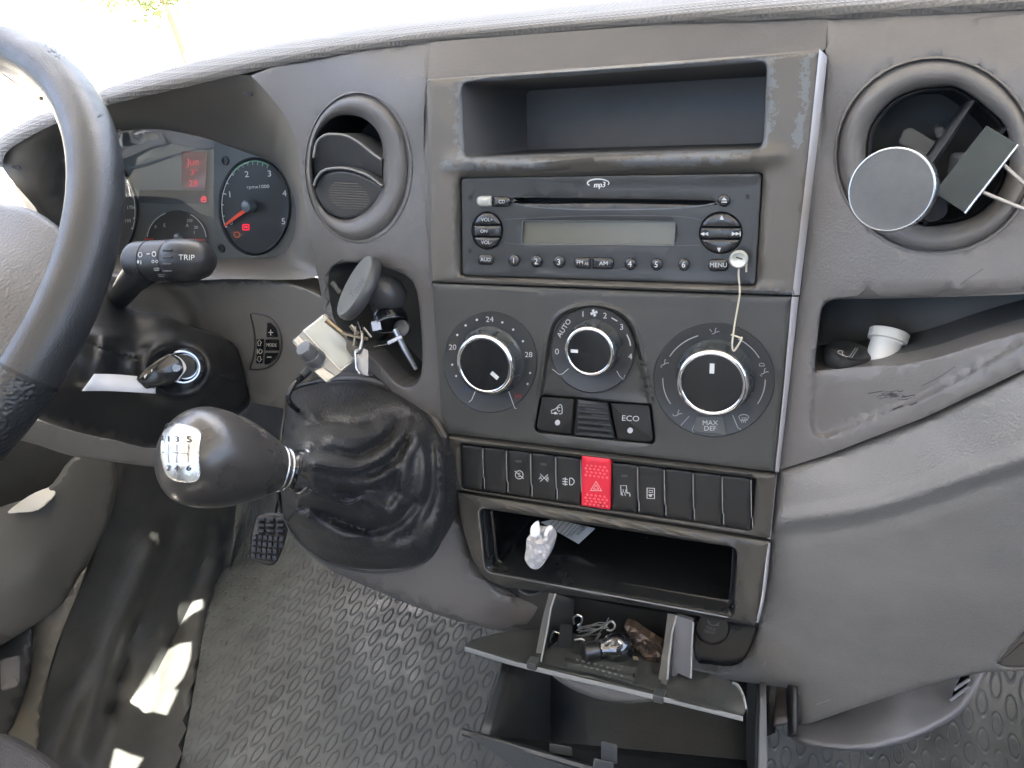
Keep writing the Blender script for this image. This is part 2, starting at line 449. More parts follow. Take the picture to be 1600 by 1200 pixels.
# fascia left of the stack
ventL = ell(560, 261, 79, 114, 44)
pocketL = cr([(514,428),(540,410),(600,418),(645,440),(657,500),(660,570),(650,600),(622,600),(585,560),(548,530),(520,490)], 3, True)
low = [(q[0], q[1]) for q in pad_low if q[0] > 300]
browL = [(q[0], q[1]) for q in pad_low if 385 < q[0] < 700]
outer = [(392,118)] + browL[1:] + [(680,70),(669,124),(676,440),(697,660),(700,676)] + [(640,640),(600,598),(560,565),(520,525)] + [(506,492)] + [tuple(q) for q in seamL[::-1][1:-1]]
sheet('left_fascia', outer, [ventL, pocketL], fl, M_dash, dash, nrm=True, grid=15, er=2.0, eh=.001, hr=5, hh=.0025, skirt=.02, sharp=60)
# pocket under the left vent
wello('left_pocket', pocketL, .464, [(0,0),(2,.008),(3,.04),(6,.045)], mat('pocket lining', (.06,.064,.066), .5, vary=.1), dash, sharp=60)

# brow over the stack
xs = [q[0] for q in pad_low]; ys = [q[1] for q in pad_low]
bl = [q for q in pad_low if 665 < q[0] < 1290]
sheet('centre_brow', [(672,70)] + [tuple(q) for q in bl] + [(1293,28),(1290,76),(1283,81),(980,103),(668,126)], [], fl, M_dash, dash, nrm=True, grid=16, skirt=.02, sharp=60)

# fascia right of the stack
ventR = ell(1461, 243, 152, 149, 48)
pocketR = rr([(1284,468),(1420,466),(1720,456),(1720,470),(1660,500),(1560,526),(1440,566),(1272,580)], [26,40,4,6,40,60,60,4], 6)
rim_out = cr([(1284,500),(1291,472),(1420,462),(1720,448)],4)
outer = [(1290,28),(1400,24),(1720,8),(1720,520),(1600,578),(1450,650),(1300,708),(1222,733),(1216,735)] + [(1250,463),(1292,90),(1289,78)]
def scoop(px, py):
    """the pocket's front wall sits a little below the fascia around it"""
    e = fl(px, py)
    inner = SC
    if inside((px, py), inner):
        m = segdist((px, py), inner); e += .005 * min(1, m / 9) 
    return e
SC = [np.array(q) for q in cr([(1276,520),(1284,480),(1300,466),(1420,456),(1760,440),(1760,462),(1600,540),(1543,574),(1450,621),(1380,650),(1310,679),(1284,686),(1267,674),(1264,630)], 4, True)]
def wearR(px, py):
    w = .05
    w = max(w, .60 - ((px - 1400) / 60) ** 2 - ((py - 618) / 12) ** 2 * 1.0) if abs(px - 1400) < 80 else w
    return w
M_side = mat('side fascia plastic', (.135, .131, .129), .4, bump=(900, .00012, 'grain'), vary=.08, wear=(.04, .042, .05), rvary=.05)
sheet('right_fascia', outer, [ventR, pocketR], scoop, M_side, dash, grid=14, er=2.5, eh=.0015, hr=5, hh=.003, skirt=.02, sharp=60,
      extra=[q for k in (.5, 2, 4, 6.5, 9, 14) for q in off(SC, k)] + [(x, y) for x in range(1330, 1475, 6) for y in range(600, 636, 5)], wear=wearR)
wello('right_pocket', pocketR, lambda x,y:scoop(x,y)+.003, [(0,0),(0,.008),(0,.05),(3,.055)], MATS['pocket lining'], dash, sharp=50)

# lower right grained dash
gl = rbf([(1222,733,.45),(1300,705,.447),(1450,650,.425),(1600,575,.402),(1720,520,.39),(1210,815,.452),(1350,798,.428),(1500,748,.405),(1600,715,.392),(1720,680,.38),
          (1205,860,.460),(1350,860,.436),(1500,820,.415),(1600,790,.402),(1720,760,.39),(1190,980,.475),(1350,960,.452),(1500,930,.432),(1650,900,.415),(1150,1055,.495),(1240,1080,.488),(1400,1060,.475),(1600,1048,.455),(1720,1040,.45),(1250,1140,.50),
          (1300,760,.437),(1500,700,.409),(1210,770,.4515)])
outer = [(1216,738),(1222,735),(1300,711),(1450,653),(1600,581),(1720,523),(1720,1058)] + cr([(1600,1048),(1545,1050),(1500,1058),(1430,1076),(1330,1108),(1252,1136)], 4) + [(1246,1130),(1243,1082),(1236,1076),(1150,1064),(1085,1052),(1060,1040),(1120,1050),(1160,1030),(1178,1000),(1184,975),(1200,870)]
BULGE = cr([(1150,818),(1215,812),(1290,804),(1350,794),(1430,772),(1500,748),(1600,716),(1760,676)], 8)
gbox = rr([(1551,1037),(1610,975),(1720,900),(1720,1046),(1570,1045)], [10,4,4,4,12])
sheet('lower_dash_skin', outer, [gbox], lambda x, y: gl(x, y) - .0055 * math.exp(-(segdist((x, y), BULGE, False) / 15) ** 2) + .002 * math.exp(-(segdist((x, y - 26), BULGE, False) / 12) ** 2), M_grain, dash, nrm=True, grid=13, extra=[(q[0], q[1] + k) for q in BULGE for k in (-32,-24,-17,-11,-6,0,6,11,17,24,32,42)], er=7, eh=.005, hr=3, hh=.003, skirt=.03, sharp=60)
g = ringso('glovebox_lid', off(gbox, 2.5), [(0, lambda x,y: gl(x,y)+.004),(1.5, lambda x,y: gl(x,y)+.001),(4, lambda x,y: gl(x,y)+.001)], M_coat, dash)

# ---------------------------------------------------------------- binnacle hood round the instruments
inn = [(62,292),(74,250),(112,216),(185,201),(250,202),(300,211),(348,225),(392,241),(420,251),(440,266),(462,325),(452,385),(410,405),(300,408),(190,410),(130,400),(92,368)]
out = [(4,262),(12,236),(60,206),(112,184),(170,164),(240,147),(318,131),(392,118),(432,165),(460,215),(474,300),(485,380),(497,432),(350,436),(190,440),(120,405),(60,330)]
A, B = cr(inn, 4, True), cr(out, 4, True)
def dout(p): return float(np.interp(p[0], [0, 170, 400, 500], [.50, .489, .474, .473]))
rings = []
for s in (0, .06, .2, .4, .6, .8, .93, 1):
    rings.append([P(*(B[i] * (1 - s) + A[i] * s), (dout(B[i]) + .002) * (1 - s) + float(np.interp(A[i][0], [60, 110, 200, 300], [.518, .530, .555, .560])) * s - .02 * math.sin(math.pi * s) * (1 if A[i][0] > 430 or A[i][1] > 380 else .2)) for i in range(len(A))])
rings.append([p + NV * .03 for p in rings[-1]])
lofto('binnacle_surround', rings, M_hood, dash, sharp=60)
# hood lip (textured) left of the wheel
lo = cr([(4,262),(12,236),(60,206),(112,184),(170,164)], 5); hi = cr([(-14,250),(-4,218),(55,182),(108,164),(166,138)], 5)
r_ = [[P(*(lo[i] * (1 - s) + hi[i] * s), .497 - .004 * math.sin(math.pi * s) + .01 * s) for i in range(len(lo))] for s in (0, .25, .5, .75, 1)]
r_.append([p + Vector((0, .05, 0)) for p in r_[-1]]); r_.append([p + Vector((0, .66, -.05)) for p in r_[-1]])
lofto('hood_pad', r_, M_pad, dash, closed=False, sharp=180)
for cx, cy in ((25, 261), (388, 147)):
    v, f = slabg(ell(cx, cy, 7, 3, 14, 15), .503 if cx < 100 else .4835, .0005); obj('screw_recess', v, f, M_dark, dash)

STEP = cr([(215,452),(262,452),(292,462),(306,490),(318,520)], 4)
# lower left fascia (below the instruments) with its step
ll = rbf([(175,425,.50),(250,438,.492),(380,445,.486),(506,480,.474),(380,500,.49),(450,560,.485),(506,530,.476),(260,480,.51),(390,620,.50),(450,640,.495),(300,470,.498),(560,580,.468),(620,640,.46),(692,665,.452),(200,520,.52),(480,620,.488),(280,570,.515),(200,545,.525),(120,500,.53),(90,450,.52)])
outer = cr([(150,430),(250,438),(380,436),(460,444),(512,466)], 4) + [(520,522),(560,566),(600,600),(640,642),(698,678)] + [(690,690),(640,660),(560,620),(480,600),(460,612),(452,640),(420,634),(386,628),(340,600),(280,570),(200,545),(120,500),(90,450)]
sheet('underdash_shade', rr([(360,590),(480,590),(480,720),(452,800),(410,740),(360,700)], 6), [], lambda x, y: .93, mat('shade black', (.02,.022,.023), .6), dash, grid=20, er=6, eh=.01, skirt=.06, point=PT)  # made-up dark sheet standing in for the shade under the dash
hl = [(393,490)] + [(396,488)] + cr([(420,490),(432,500),(441,518),(444,540),(440,560),(430,573),(418,578)], 3) + [(393,579),(389,575),(395,555),(397,535),(396,515)]
sheet('lower_fascia', outer, [], lambda x, y: ll(x, y) - .006 * math.exp(-(segdist((x, y), STEP, False) / 12) ** 2), M_hood, dash, grid=11, er=5, eh=.004, skirt=.03, sharp=60)
# strip under the column
ls = rbf([(0,660,.52),(120,690,.53),(250,716,.54),(460,640,.51),(60,640,.51),(300,660,.53)])
strip = cr([(-40,640),(60,655),(130,672),(200,690),(260,700)],4) + cr([(300,716),(256,730),(180,722),(110,712),(40,690),(-40,680)],4)
sheet('knee_trim', strip, [], lambda x, y: .52 + (y - 640) * .0002, M_hood, dash, grid=14, er=6, eh=.006, skirt=.05, sharp=60)

M_scr = mat('dark scuff', (.035,.035,.04), .6); M_scl = mat('pale scratch', (.34,.33,.31), .6)
rs_ = random.Random(4)
def scratch(pts, w_, D, m): v, f = ribg(cr(pts, 4), w_, D, .0002); obj('scratch', v, f, m, dash, smooth=False)
for pts in ([(1515,434),(1526,427),(1536,420)], [(1500,445),(1509,438),(1520,431)], [(1440,603),(1466,590),(1492,573)]): scratch(pts, .8, scoop, M_scr)
for k in range(14):
    x, y = 1352 + rs_.random() * 62, 611 + rs_.random() * 17; L0 = rs_.uniform(8, 24); scratch([(x, y), (x + L0 * .5, y - L0 * .05 + rs_.gauss(0, .8)), (x + L0, y - L0 * .16)], rs_.uniform(.5, 1.8), scoop, M_scr)
scratch([(1395,640),(1403,637),(1411,634)], 2.0, scoop, M_scr); scratch([(1421,633),(1428,631),(1433,628)], 2.2, scoop, M_scr)
for pts in ([(1275,1101),(1286,1097),(1297,1093)], [(1128,1050),(1133,1050.5),(1137,1051)], [(1192,1042),(1195,1036),(1197,1032)]): scratch(pts, .8, gl, M_scl)
# ================================================================== centre stack bezel
stack = thing('centre_stack', 'worn soft-coated centre stack surround with storage slot above the radio and satin right edge', 'dashboard trim', P(950, 740, D0))
radio_hole = rr([(719,278),(1192,270),(1181,446),(721,431)], 6)
cubby = rr([(722,130),(1198,97),(1191,233),(727,246)], [12, 12, 14, 8])
def ridgey(x): return float(np.interp(x, [680, 1250], [252, 239]))
def Dtop(x, y):
    e = D0
    fx = max(0, min(1, (x - 690) / 30)) * max(0, min(1, (1235 - x) / 30))
    u = (y - ridgey(x)) / 5.5
    if u < 3: e -= .0045 * math.exp(-u * u if u < 0 else -(u / 2.6) ** 2) * fx
    yb = float(np.interp(x, [700, 1230], [437, 453])); u = (y - yb) / 4
    e -= .0022 * math.exp(-u * u) * fx
    m = segdist((x, y), radio_hole)
    if m < 10: e += .003 * (1 - m / 10)
    return e
def wearT(x, y):
    m = segdist((x, y), cubby); w = .1
    w = max(w, .66 - m / 75)
    w = max(w, .64 - abs(y - (ridgey(x) + 9)) / 34)
    if x > 1205: w = max(w, .62 - abs(x - (1262 - (y - 80) * .11)) / 50)
    if abs(x - 955) < 260: w = max(w, .58 - abs(y - (122 - (x - 720) * .062)) / 26)
    w -= .30 * max(0, math.sin(x * .021 + 1.2)) * (y > 235)
    if x < 700: w = max(w, .2)
    if y > 446: w = .5
    return w
outer = rr([(667,124),(1282,79),(1242,461),(675,440)], [5, 4, 1, 1], 4)
sheet('radio_surround', outer, [cubby, radio_hole], Dtop, M_coat, stack, grid=9, er=2.2, eh=.0015, hr=4, hh=.003, skirt=.012, wear=wearT, sharp=60)
wello('storage_slot', cubby, D0+.002, [(0,0),(1,.006),(1,.06),(2,.10),(4,.104)], mat('slot lining', (.115,.115,.118), .5, vary=.1), stack, sharp=50)
# edge trim
def strip3(name, ptsL, ptsR, dl, dr, m, parent, th=.006):
    L_, R_ = cr(ptsL, 4), cr(ptsR, 4); rings = []
    for s in (0, .12, .5, .88, 1):
        rings.append([P(*(L_[i] * (1 - s) + R_[i] * s), dl * (1 - s) + dr * s - .0012 * math.sin(math.pi * s)) for i in range(len(L_))])
    rings.append([p + NV * th for p in rings[-1]]); rings.insert(0, [p + NV * th for p in rings[0]])
    return lofto(name, rings, m, parent, closed=False, sharp=60)
strip3('edge_trim', [(1280,76),(1262,250),(1238,461)], [(1293,88),(1273,260),(1249,461)], D0, D0+.006, M_sat, stack)
# climate section
DCl = lambda x, y: D0 + .001
hole = rr([(844,617),(1018,631),(1025,695),(833,676)], [6,6,12,14])
M_clim = mat('climate panel plastic', (.048,.049,.047), .42, bump=(900,.0001,'noise'), vary=.1)
outer = rr([(675,443),(1237,464),(1210,737),(700,677),(690,650)], [1,1,2,1,4], 3)
archL = cr([(843,618),(850,570),(856,530),(866,500),(888,484),(928,477),(965,486),(990,510),(1004,560),(1017,628)], 7)
def Dcl(x, y):
    e = D0 + .001
    m = segdist((x, y), archL, False)
    ins = inside((x, y), archL)
    if ins: e += .003 * min(1, m / 6)
    if m < 5: e -= .0018 * (1 - (m / 5) ** 2)
    return e
sheet('climate_surround', outer, [hole], Dcl, M_clim, stack, grid=9, er=2, eh=.0012, hr=2, hh=.001, skirt=.012, sharp=60, extra=[q for k in (-6.5,-5,-3.6,-2.2,-1,0,1,2.2,3.6,5,6.5) for q in off(archL, k)[1:-1]])
strip3('edge_trim', [(1237,464),(1225,600),(1211,737)], [(1248,464),(1233,600),(1217,737)], D0+.001, D0+.006, M_sat, stack)
# switch row section
srow = rr([(719,692),(1182,747),(1175,829),(722,763)], 5)
outer = rr([(701,681),(1213,741),(1203,841),(712,765)], [3,3,2,3], 3)
def Dsw(x, y):
    yr = float(np.interp(x, [700, 1215], [684, 744])); u = (y - yr - 3) / 5
    return D0 + .002 - .003 * math.exp(-u * u)
sheet('switch_surround', outer, [srow], Dsw, M_coat2, stack, grid=9, er=2, eh=.001, hr=2, hh=.002, skirt=.014, wear=lambda x, y: .05, sharp=60)
strip3('edge_trim', [(1209,742),(1199,842)], [(1214,742),(1204,842)], D0+.003, D0+.006, M_sat, stack)
ringso('switch_well', srow, [(0,D0+.004),(1,D0+.012),(2,D0+.013)], M_dark, stack)
# tray section
M_lipb = mat('bright edge line', (.20,.19,.18), .3, metal=.3, vary=.3)  # pale colour standing in for the highlight along the tray's edge
tray = rr([(750,794),(1152,856),(1146,963),(760,891)], [10,12,8,12], 6)
outer = cr([(713,769),(722,820),(738,872),(762,905),(790,918)],4) + [(850,924),(1000,947),(1178,978),(1184,968)] + [(1200,846)]
outer = outer[:-1] + [(1202,846)] + [(713,769)][:0]
def Dtr(x, y):
    e = D0 + .003; m = segdist((x, y), tray)
    if m < 9: e -= .003 * math.sin(math.pi * m / 9)
    return e
sheet('tray_surround', outer, [tray], Dtr, M_coat2, stack, grid=10, er=3, eh=.002, hr=2, hh=.001, skirt=.02, wear=lambda x, y: .05, sharp=60)
strip3('edge_trim', [(1199,848),(1190,930),(1181,972)], [(1204,848),(1196,925),(1185,974)], D0+.004, D0+.006, M_sat, stack)
wello('storage_tray', tray, D0+.003, [(0,0),(5,.003),(7,.010),(10,.011),(10.5,.06),(12,.10),(14,.102)], M_black, stack, sharp=40)
tp_ = off(tray, -3); tp_ = [q for q in tp_ if q[0] < 760 or q[1] > 880]
tubeo('tray_edge_highlight', [P(q[0], q[1], D0 + .0006) for q in sorted([q for q in tp_ if q[0] < 768 and q[1] < 892], key=lambda q: q[1])] + [P(q[0], q[1], D0 + .0006) for q in sorted([q for q in tp_ if q[1] >= 892 and q[0] < 1140], key=lambda q: q[0])], .0005, M_lipb, stack, n=6)
# ================================================================== car radio
radio = thing('car_radio', 'black in-dash CD radio with blank display and row of preset buttons', 'car radio', P(952, 445, D0))
M_lcd = mat('unlit display', (.115,.115,.095), .25, spec=.6)
M_btn = mat('radio button', (.02,.021,.024), .25, rvary=.05, coat=.3)
rout = rr([(721,279),(1190,271),(1180,444.5),(723,429.5)], 6)
DR = D0 + .004
def poly(pts): return [np.array(p, float) for p in pts]
recess = cr([(806,312),(840,305),(900,297.5),(952,295),(1010,297),(1070,303),(1116,313),(1118,320),(1108,323),(950,318),(816,320)], 3, True)
volc = ell(761.4, 360.5, 24, 29.5, 32); navc = ell(1126.5, 364, 33.5, 32.5, 32)
lcdh = rr([(817,345),(1055.5,346),(1053,383),(815.5,381)], 2, 2)
def Dra(x, y):
    e = DR
    m = segdist((x, y), rout)
    if m < 8: e -= .0012 * math.sin(math.pi / 2 * (1 - m / 8))
    return e
slot = cr([(808,313),(815,309),(960,310.5),(1105,313),(1114,317),(1108,320.5),(960,318),(815,318.5)], 3, True)
sheet('faceplate', rout, [slot, volc, navc, lcdh], Dra, M_radio, radio, grid=10, er=2, eh=.001, hr=1.5, hh=.0006, skirt=.01, sharp=60)
ringso('disc_slot', slot, [(0,DR+.001),(1.5,DR+.02)], M_dark, radio)
mb = MB()
mb.add(*ribg(cr([(806,318),(830,323),(880,326.5),(952,327.5),(1030,326.5),(1085,323),(1116,318)], 5), 2.2, DR - .0002, .0006)); mb.build('slot_lip', mat('radio lip', (.09,.1,.115), .3), radio)
v, f = slabg(recess, DR, 0)
ringso('display', lcdh, [(0,DR+.0008),(.6,DR+.002)], M_lcd, radio)
ringso('display_frame', off(lcdh, -1.2), [(0,DR-.0001),(.3,DR-.0007),(1.6,DR-.0005),(2,DR+.001)], mat('display frame', (.10,.115,.13), .3), radio, cap=False)
mb = MB()
mb.add(*ribg(cr([(787,343),(820,341),(930,337),(1056,338),(1096,344)],5), 1.0, DR - .0001)); mb.add(*ribg(cr([(787,379),(815,382)],3), .9, DR - .0001)); mb.add(*ribg(cr([(1056,384),(1094,383)],3), .9, DR - .0001))
mb.build('trim_line', mat('radio line', (.09,.1,.11), .35), radio)
def btn(path, d, rise, m, parent, name='button', inset=1.6, dome=.0006, soft=.0008):
    pr = [(-.4, d + .0012), (0, d - rise * .3), (inset * .5, d - rise * .85), (inset, d - rise), (inset * 2.4, d - rise - dome * .6), (inset * 4, d - rise - dome)]
    v, f = loftg([R3(shr(path, i), dd_) for i, dd_ in pr], cap1=True); return obj(name, v, f, m, parent, sharp=60)
M_rp = mat('radio legend', (.5,.52,.54), .5)
def rbtn(path, items, rise=.0022, name='button', inset=1.6, lab=None):
    b = btn(path, DR, rise, M_btn, radio, name, inset)
    if lab: b['label'] = lab
    if items: letters('lettering', items, DR - rise - .00085, M_rp, b)
    return b
def pill(x0, y0, x1, y1, r): return rr([(x0,y0),(x1,y0),(x1,y1),(x0,y1)], r)
b = btn(rr([(745,306),(768.5,306),(768.5,323),(745,323)], [8,1.5,1.5,8]), DR, .0022, mat('worn button silver', (.42,.42,.4), .35, metal=.3, vary=.5), radio); b['label'] = 'radio button with its black paint worn off'
rbtn(rr([(771,306.5),(798,307),(798,323.5),(771,323)], [1.5,8,8,1.5]), [('t','CD',784,315,5.2)])
rbtn(ell(1131.3,313.3,10,10,24), [('p', poly([(1127,313),(1131.3,308),(1135.6,313)])), ('l', [(1127,315.8),(1135.6,315.8)], 1.6)], name='eject_button')
for (x, y) in ((733.9,308.7),(1168.2,307.2),(734.2,392.2)): obj('screw_hole', *slabg(ell(x,y,3.2,4,12), DR-.0006, .0002), M_dark, radio)
# volume cluster: three caps in a round well
def caps(c, cx, cy, rx, ry, cuts, texts):
    ringso('button_well', c, [(0,DR+.0004),(1,DR+.006)], M_dark, radio)
    for i in range(3):
        y0 = -ry if i == 0 else cuts[i-1] - cy + .9; y1 = ry if i == 2 else cuts[i] - cy - .9
        L_ = []; k = 9
        rx2, ry2 = rx - 1.2, ry - 1.2
        y0, y1 = max(y0, -ry2 * .995), min(y1, ry2 * .995)
        for j in range(k + 1):
            y = y0 + (y1 - y0) * j / k; L_.append((cx + rx2 * math.sqrt(max(0, 1 - (y / ry2) ** 2)), cy + y))
        for j in range(k + 1):
            y = y1 + (y0 - y1) * j / k; L_.append((cx - rx2 * math.sqrt(max(0, 1 - (y / ry2) ** 2)), cy + y))
        q = np.array(L_); c0 = q.mean(0)
        rg = [R3([c0 + (p - c0) * s for p in q], DR + z) for s, z in ((1,.003),(1,-.0010),(.95,-.0021),(.8,-.0027),(.5,-.0030),(.1,-.0031))]
        b = lofto('button', rg, M_btn, radio, cap1=True, sharp=70)
        letters('lettering', texts[i], DR - .0034, M_rp, b)
caps(volc, 761.4, 360.5, 24, 29.5, (351.8, 370), [[('t','VOL+',761,343,5.5,0,.95)], [('t','ON',756,361,5,0,1)], [('t','VOL-',760,378.5,5.5,0,.95)]])
tri = lambda x, y, s, a: poly([(x + s * math.cos(R(a + k)), y + s * math.sin(R(a + k))) for k in (0, 130, 230)])
caps(navc, 1126.5, 364, 33.5, 32.5, (355, 373.5), [[('p', tri(1127.5,340.5,4.2,-90))], [('p', tri(1098,365.5,4,180)),('p', tri(1104,365.5,4,180)),('p', tri(1146,365.3,4,0)),('p', tri(1152,365.3,4,0)),('l',[(1156.5,361.5),(1156.5,369)],1.3)], [('p', tri(1123.5,390,4.2,90))]])
rbtn(pill(746.5,397.5,771.5,413.5,7), [('t','AUD',758.8,405.6,5.4)])
for s, x, y in (('1',802.4,406.8),('2',837.3,408.3),('3',873,409.1),('4',984.1,412.2),('5',1025.2,413),('6',1067.8,413.3)):
    b = rbtn(ell(x + .8, y, 9.2, 9.8, 24), [('t', s, x, y, 9, 0, 1)], name='preset_button')
rbtn(rr([(897,401.5),(922.5,402),(922.5,420),(897,419)], [8,1.5,1.5,8]), [('t','FM',906,410,6,0,1), ('t','AS',916.5,412,4,0,1)])
rbtn(rr([(926,402),(959.5,402.5),(959.5,421),(926,420)], [1.5,8,8,1.5]), [('t','AM',943,411.5,6.2,0,1.1)])
rbtn(pill(1106.5,404.5,1138.5,424,9), [('t','MENU',1122.5,414,7,0,1)])
# badge
M_badge = mat('badge white', (.62,.64,.65), .4)
letters('badge', [('t','mp3',936.5,288.3,8.5,-2,.85), ('l', arc(934.5,286,16.5,6.2,35,165,16) + arc(934.5,286,16.5,6.2,165,215,8)[1:], 1.9), ('l', arc(934.5,286,17,6.2,-25,45,12), 1.5)], DR - .0003, M_badge, radio, bold=.35, shear=.2)

# ================================================================== climate control
clim = thing('climate_control', 'three chrome-ringed rotary climate dials above a recirculation and ECO button', 'climate control', P(925, 690, D0))
M_disc = mat('dial scale plate', (.032,.034,.036), .4, bump=(900,.00008,'noise'), vary=.08)
M_skirt = mat('knob skirt', (.09,.1,.105), .25, metal=.5, rvary=.05)
DC = D0 + .001
def dial(disc, base, face, kr, label):
    cx, cy, rx, ry = disc
    pl = ringso('scale_plate', ell(cx, cy, rx, ry, 60), [(-.8,DC+.002),(0,DC-.0006),(1,DC-.0010),(2.2,DC-.0008)], M_disc, clim)
    # the knob is a real turned part standing out of the plate
    c0 = P(base[0], base[1], DC)
    px2m = (P(base[0] + 1, base[1], DC) - c0).length
    rb = base[2] * px2m
    h = face[4]
    k = thing_part('knob', clim)
    sk = latho('knob', c0, -NV, [(rb*1.02,-.001),(rb*1.02,.0012),(rb*.985,.0022),(rb*.96,.003),(rb*.90,h*.8)], M_skirt, clim, n=48, sharp=50)
    if label: sk['label'] = label
    top = c0 - NV * h
    rf = rb * face[5]
    # grooves on the skirt
    mb = MB()
    for i in range(12):
        a = 2 * math.pi * i / 12 + .2; dr = UV * math.cos(a) + VV * math.sin(a); tg = -UV * math.sin(a) + VV * math.cos(a)
        p0 = c0 + dr * rb * .965 - NV * .0032; p1 = c0 + dr * rb * .905 - NV * (h * .8 - .001); w_ = tg * .0004
        mb.add([p0 - w_ + dr * .0003, p0 + w_ + dr * .0003, p1 + w_ + dr * .0003, p1 - w_ + dr * .0003], [(0, 1, 2, 3)])
    mb.build('grip_line', M_blk, sk, smooth=False)
    latho('chrome_ring', c0, -NV, [(rb*.90,h*.78),(rf*1.19,h*.95),(rf*1.13,h*1.03),(rf*1.04,h*1.05),(rf*1.0,h*1.02),(rf*.995,h*.99)], M_chrome, sk, n=56, sharp=180, caps=False)
    latho('cap', c0, -NV, [(rf*1.0,h*.97),(rf*.99,h*1.0),(rf*.9,h*1.005),(.0001,h*1.01)], M_black, sk, n=48, sharp=60)
    a = R(face[2]); dr = UV * math.cos(a) + VV * math.sin(a); tg = UV * -math.sin(a) + VV * math.cos(a)
    c = c0 - NV * (h * 1.01 + .0004) + dr * rf * face[3]; l_, w_ = rf * .17, rf * .075
    v, f = boxg(c, dr * l_, tg * w_, NV * .0003); obj('pointer', v, f, M_white, sk, smooth=False)
    return pl
def thing_part(n, p): return p
A1, A2, A3 = (766.2,565.1,73.2,79.7), (926.4,547,65,66.5), (1115.7,593,95,89.5)
M_line = mat('scale line', (.35,.37,.37), .5)
p1 = dial(A1, (768.5,563,49), (755,572,-40,.55,.0125,.75), None, 'left rotary knob pointing down right')
p2 = dial(A2, (929.5,541.5,41.5), (0,0,180,.68,.0130,.78), None, 'middle rotary knob pointing left to zero')
p3 = dial(A3, (1117.5,588.5,61), (0,0,91,.55,.0145,.76), None, 'right rotary knob pointing up')
DCp = DC - .0011
def cz(X, Y): return (660 + X / 2.7586, 460 + Y / 2.7586)
def dots(l, r=1.7): return [('p', ell(*cz(*q), r, r, 10)) for q in l]
letters('scale_marking', [('t','24',*cz(290,107),8.5,0,1.05),('t','20',*cz(130,227),8.2,0,1.05),('t','28',*cz(458,259),8.2,0,1.05)] + dots([(234,110),(186,134),(150,175),(344,121),(391,152),(433,202),(128,303),(145,352),(464,339),(453,386)])
        + [('l', [cz(200,464), cz(212,455), cz(228,418)], 1.1), ('l', [cz(372,418), cz(398,491), cz(406,491)], 1.1)], DCp, M_rp, p1)
letters('low_mark', [('t','LO',*cz(190,412),7)], DCp, mat('blue print', (.02,.05,.16), .6), p1)
letters('high_mark', [('t','HI',*cz(412,438),7)], DCp, mat('red print', (.35,.015,.015), .6), p1)
def fan(x, y, s): return [('p', cr([(x, y), (x + s * math.cos(R(a - 25)), y - s * math.sin(R(a - 25))), (x + s * math.cos(R(a + 22)), y - s * math.sin(R(a + 22)))], 2, True)) for a in (20, 110, 200, 290)]
letters('scale_marking', [('t','0',*cz(580,246),9,0,1.1),('t','AUTO',*cz(610,145),7.6,-57,1.05),('t','1',*cz(692,84),9,0,1),('t','2',*cz(787,91),9,0,1),('t','3',*cz(859,140),9,0,1),('t','4',*cz(896,267),9,0,1)]
        + fan(*cz(739,80), 5.5) + [('l', [cz(815,101), cz(840,115)], 1.6), ('l', cr([cz(881,173),cz(893,200),cz(897,222)],4), 1.6),
           ('l', [cz(560,322), cz(590,345), cz(603,343), cz(630,320)], 1.0), ('l', [cz(838,330), cz(850,352), cz(868,368), cz(872,348)], 1.0)], DCp, M_rp, p2)
def man(x, y, s, arrows=()):  # seated figure with airflow strokes
    o = [('l', cr([(x + 2 * s, y - 5 * s), (x + 1 * s, y + 2 * s), (x - 5 * s, y + 4 * s)], 4), 1.7 * s), ('l', [(x + 1 * s, y + 1 * s), (x + 8 * s, y - 1 * s), (x + 10 * s, y + 0 * s)], 1.5 * s), ('p', ell(x + 3 * s, y - 6.5 * s, 1.3 * s, 1.3 * s, 10))]
    for a, b in arrows: o.append(('l', [(x + a[0] * s, y + a[1] * s), (x + b[0] * s, y + b[1] * s)], 1.3 * s))
    return o
ic = []
for (X, Y), ar in (((1258,162), (((-9,-6),(-5,0)),)), ((1040,297), (((-7,6),(-3,8)),)), ((1098,515), (((-6,4),(-9,1)),)), ((1470,335), (((-7,6),(-3,8)),))):
    x, y = cz(X, Y); ic += man(x, y, .8, ar)
x, y = cz(1463,303); ic += [('l', cr([(x-4,y+2),(x-3,y-2),(x+3,y-2),(x+4,y+2)],2), 1.0), ('l', [(x-4,y+2),(x+4,y+2)], 1.0)]
x, y = cz(1385,537)
ic += [('l', cr([(x-8,y-3),(x-5,y-6),(x,y-7),(x+5,y-6),(x+8,y-3)],2) + [(x+5,y+2),(x-5,y+2)], 1.2, True)] + [('l', cr([(x+k,y+6),(x+k-1,y+3),(x+k+1,y),(x+k,y-3)],3), 1.1) for k in (-3,0,3)]
ic += [('l', arc(*cz(1257,367),80,72,100+8,150,14), 1.5), ('l', arc(*cz(1257,367),80,72,28,62,12), 1.5), ('l', arc(*cz(1257,367),80,72,-32,0,10), 1.5), ('l', arc(*cz(1257,367),80,72,178,212,10), 1.5)]
letters('scale_marking', ic, DCp, M_dim, p3)
mxd = rr([cz(1180,525), cz(1297,525), cz(1315,607), cz(1162,592)], [3,3,6,8])
mxp = ringso('max_defrost_field', mxd, [(0,DC-.001),(.8,DC-.0018),(2,DC-.0018)], mat('dial field grey', (.085,.09,.09), .4), clim)
letters('lettering', [('t','MAX',*cz(1240,553),7.3,0,1.1),('t','DEF',*cz(1240,577),7.3,0,1.1)], DC-.0019, M_rp, mxp)
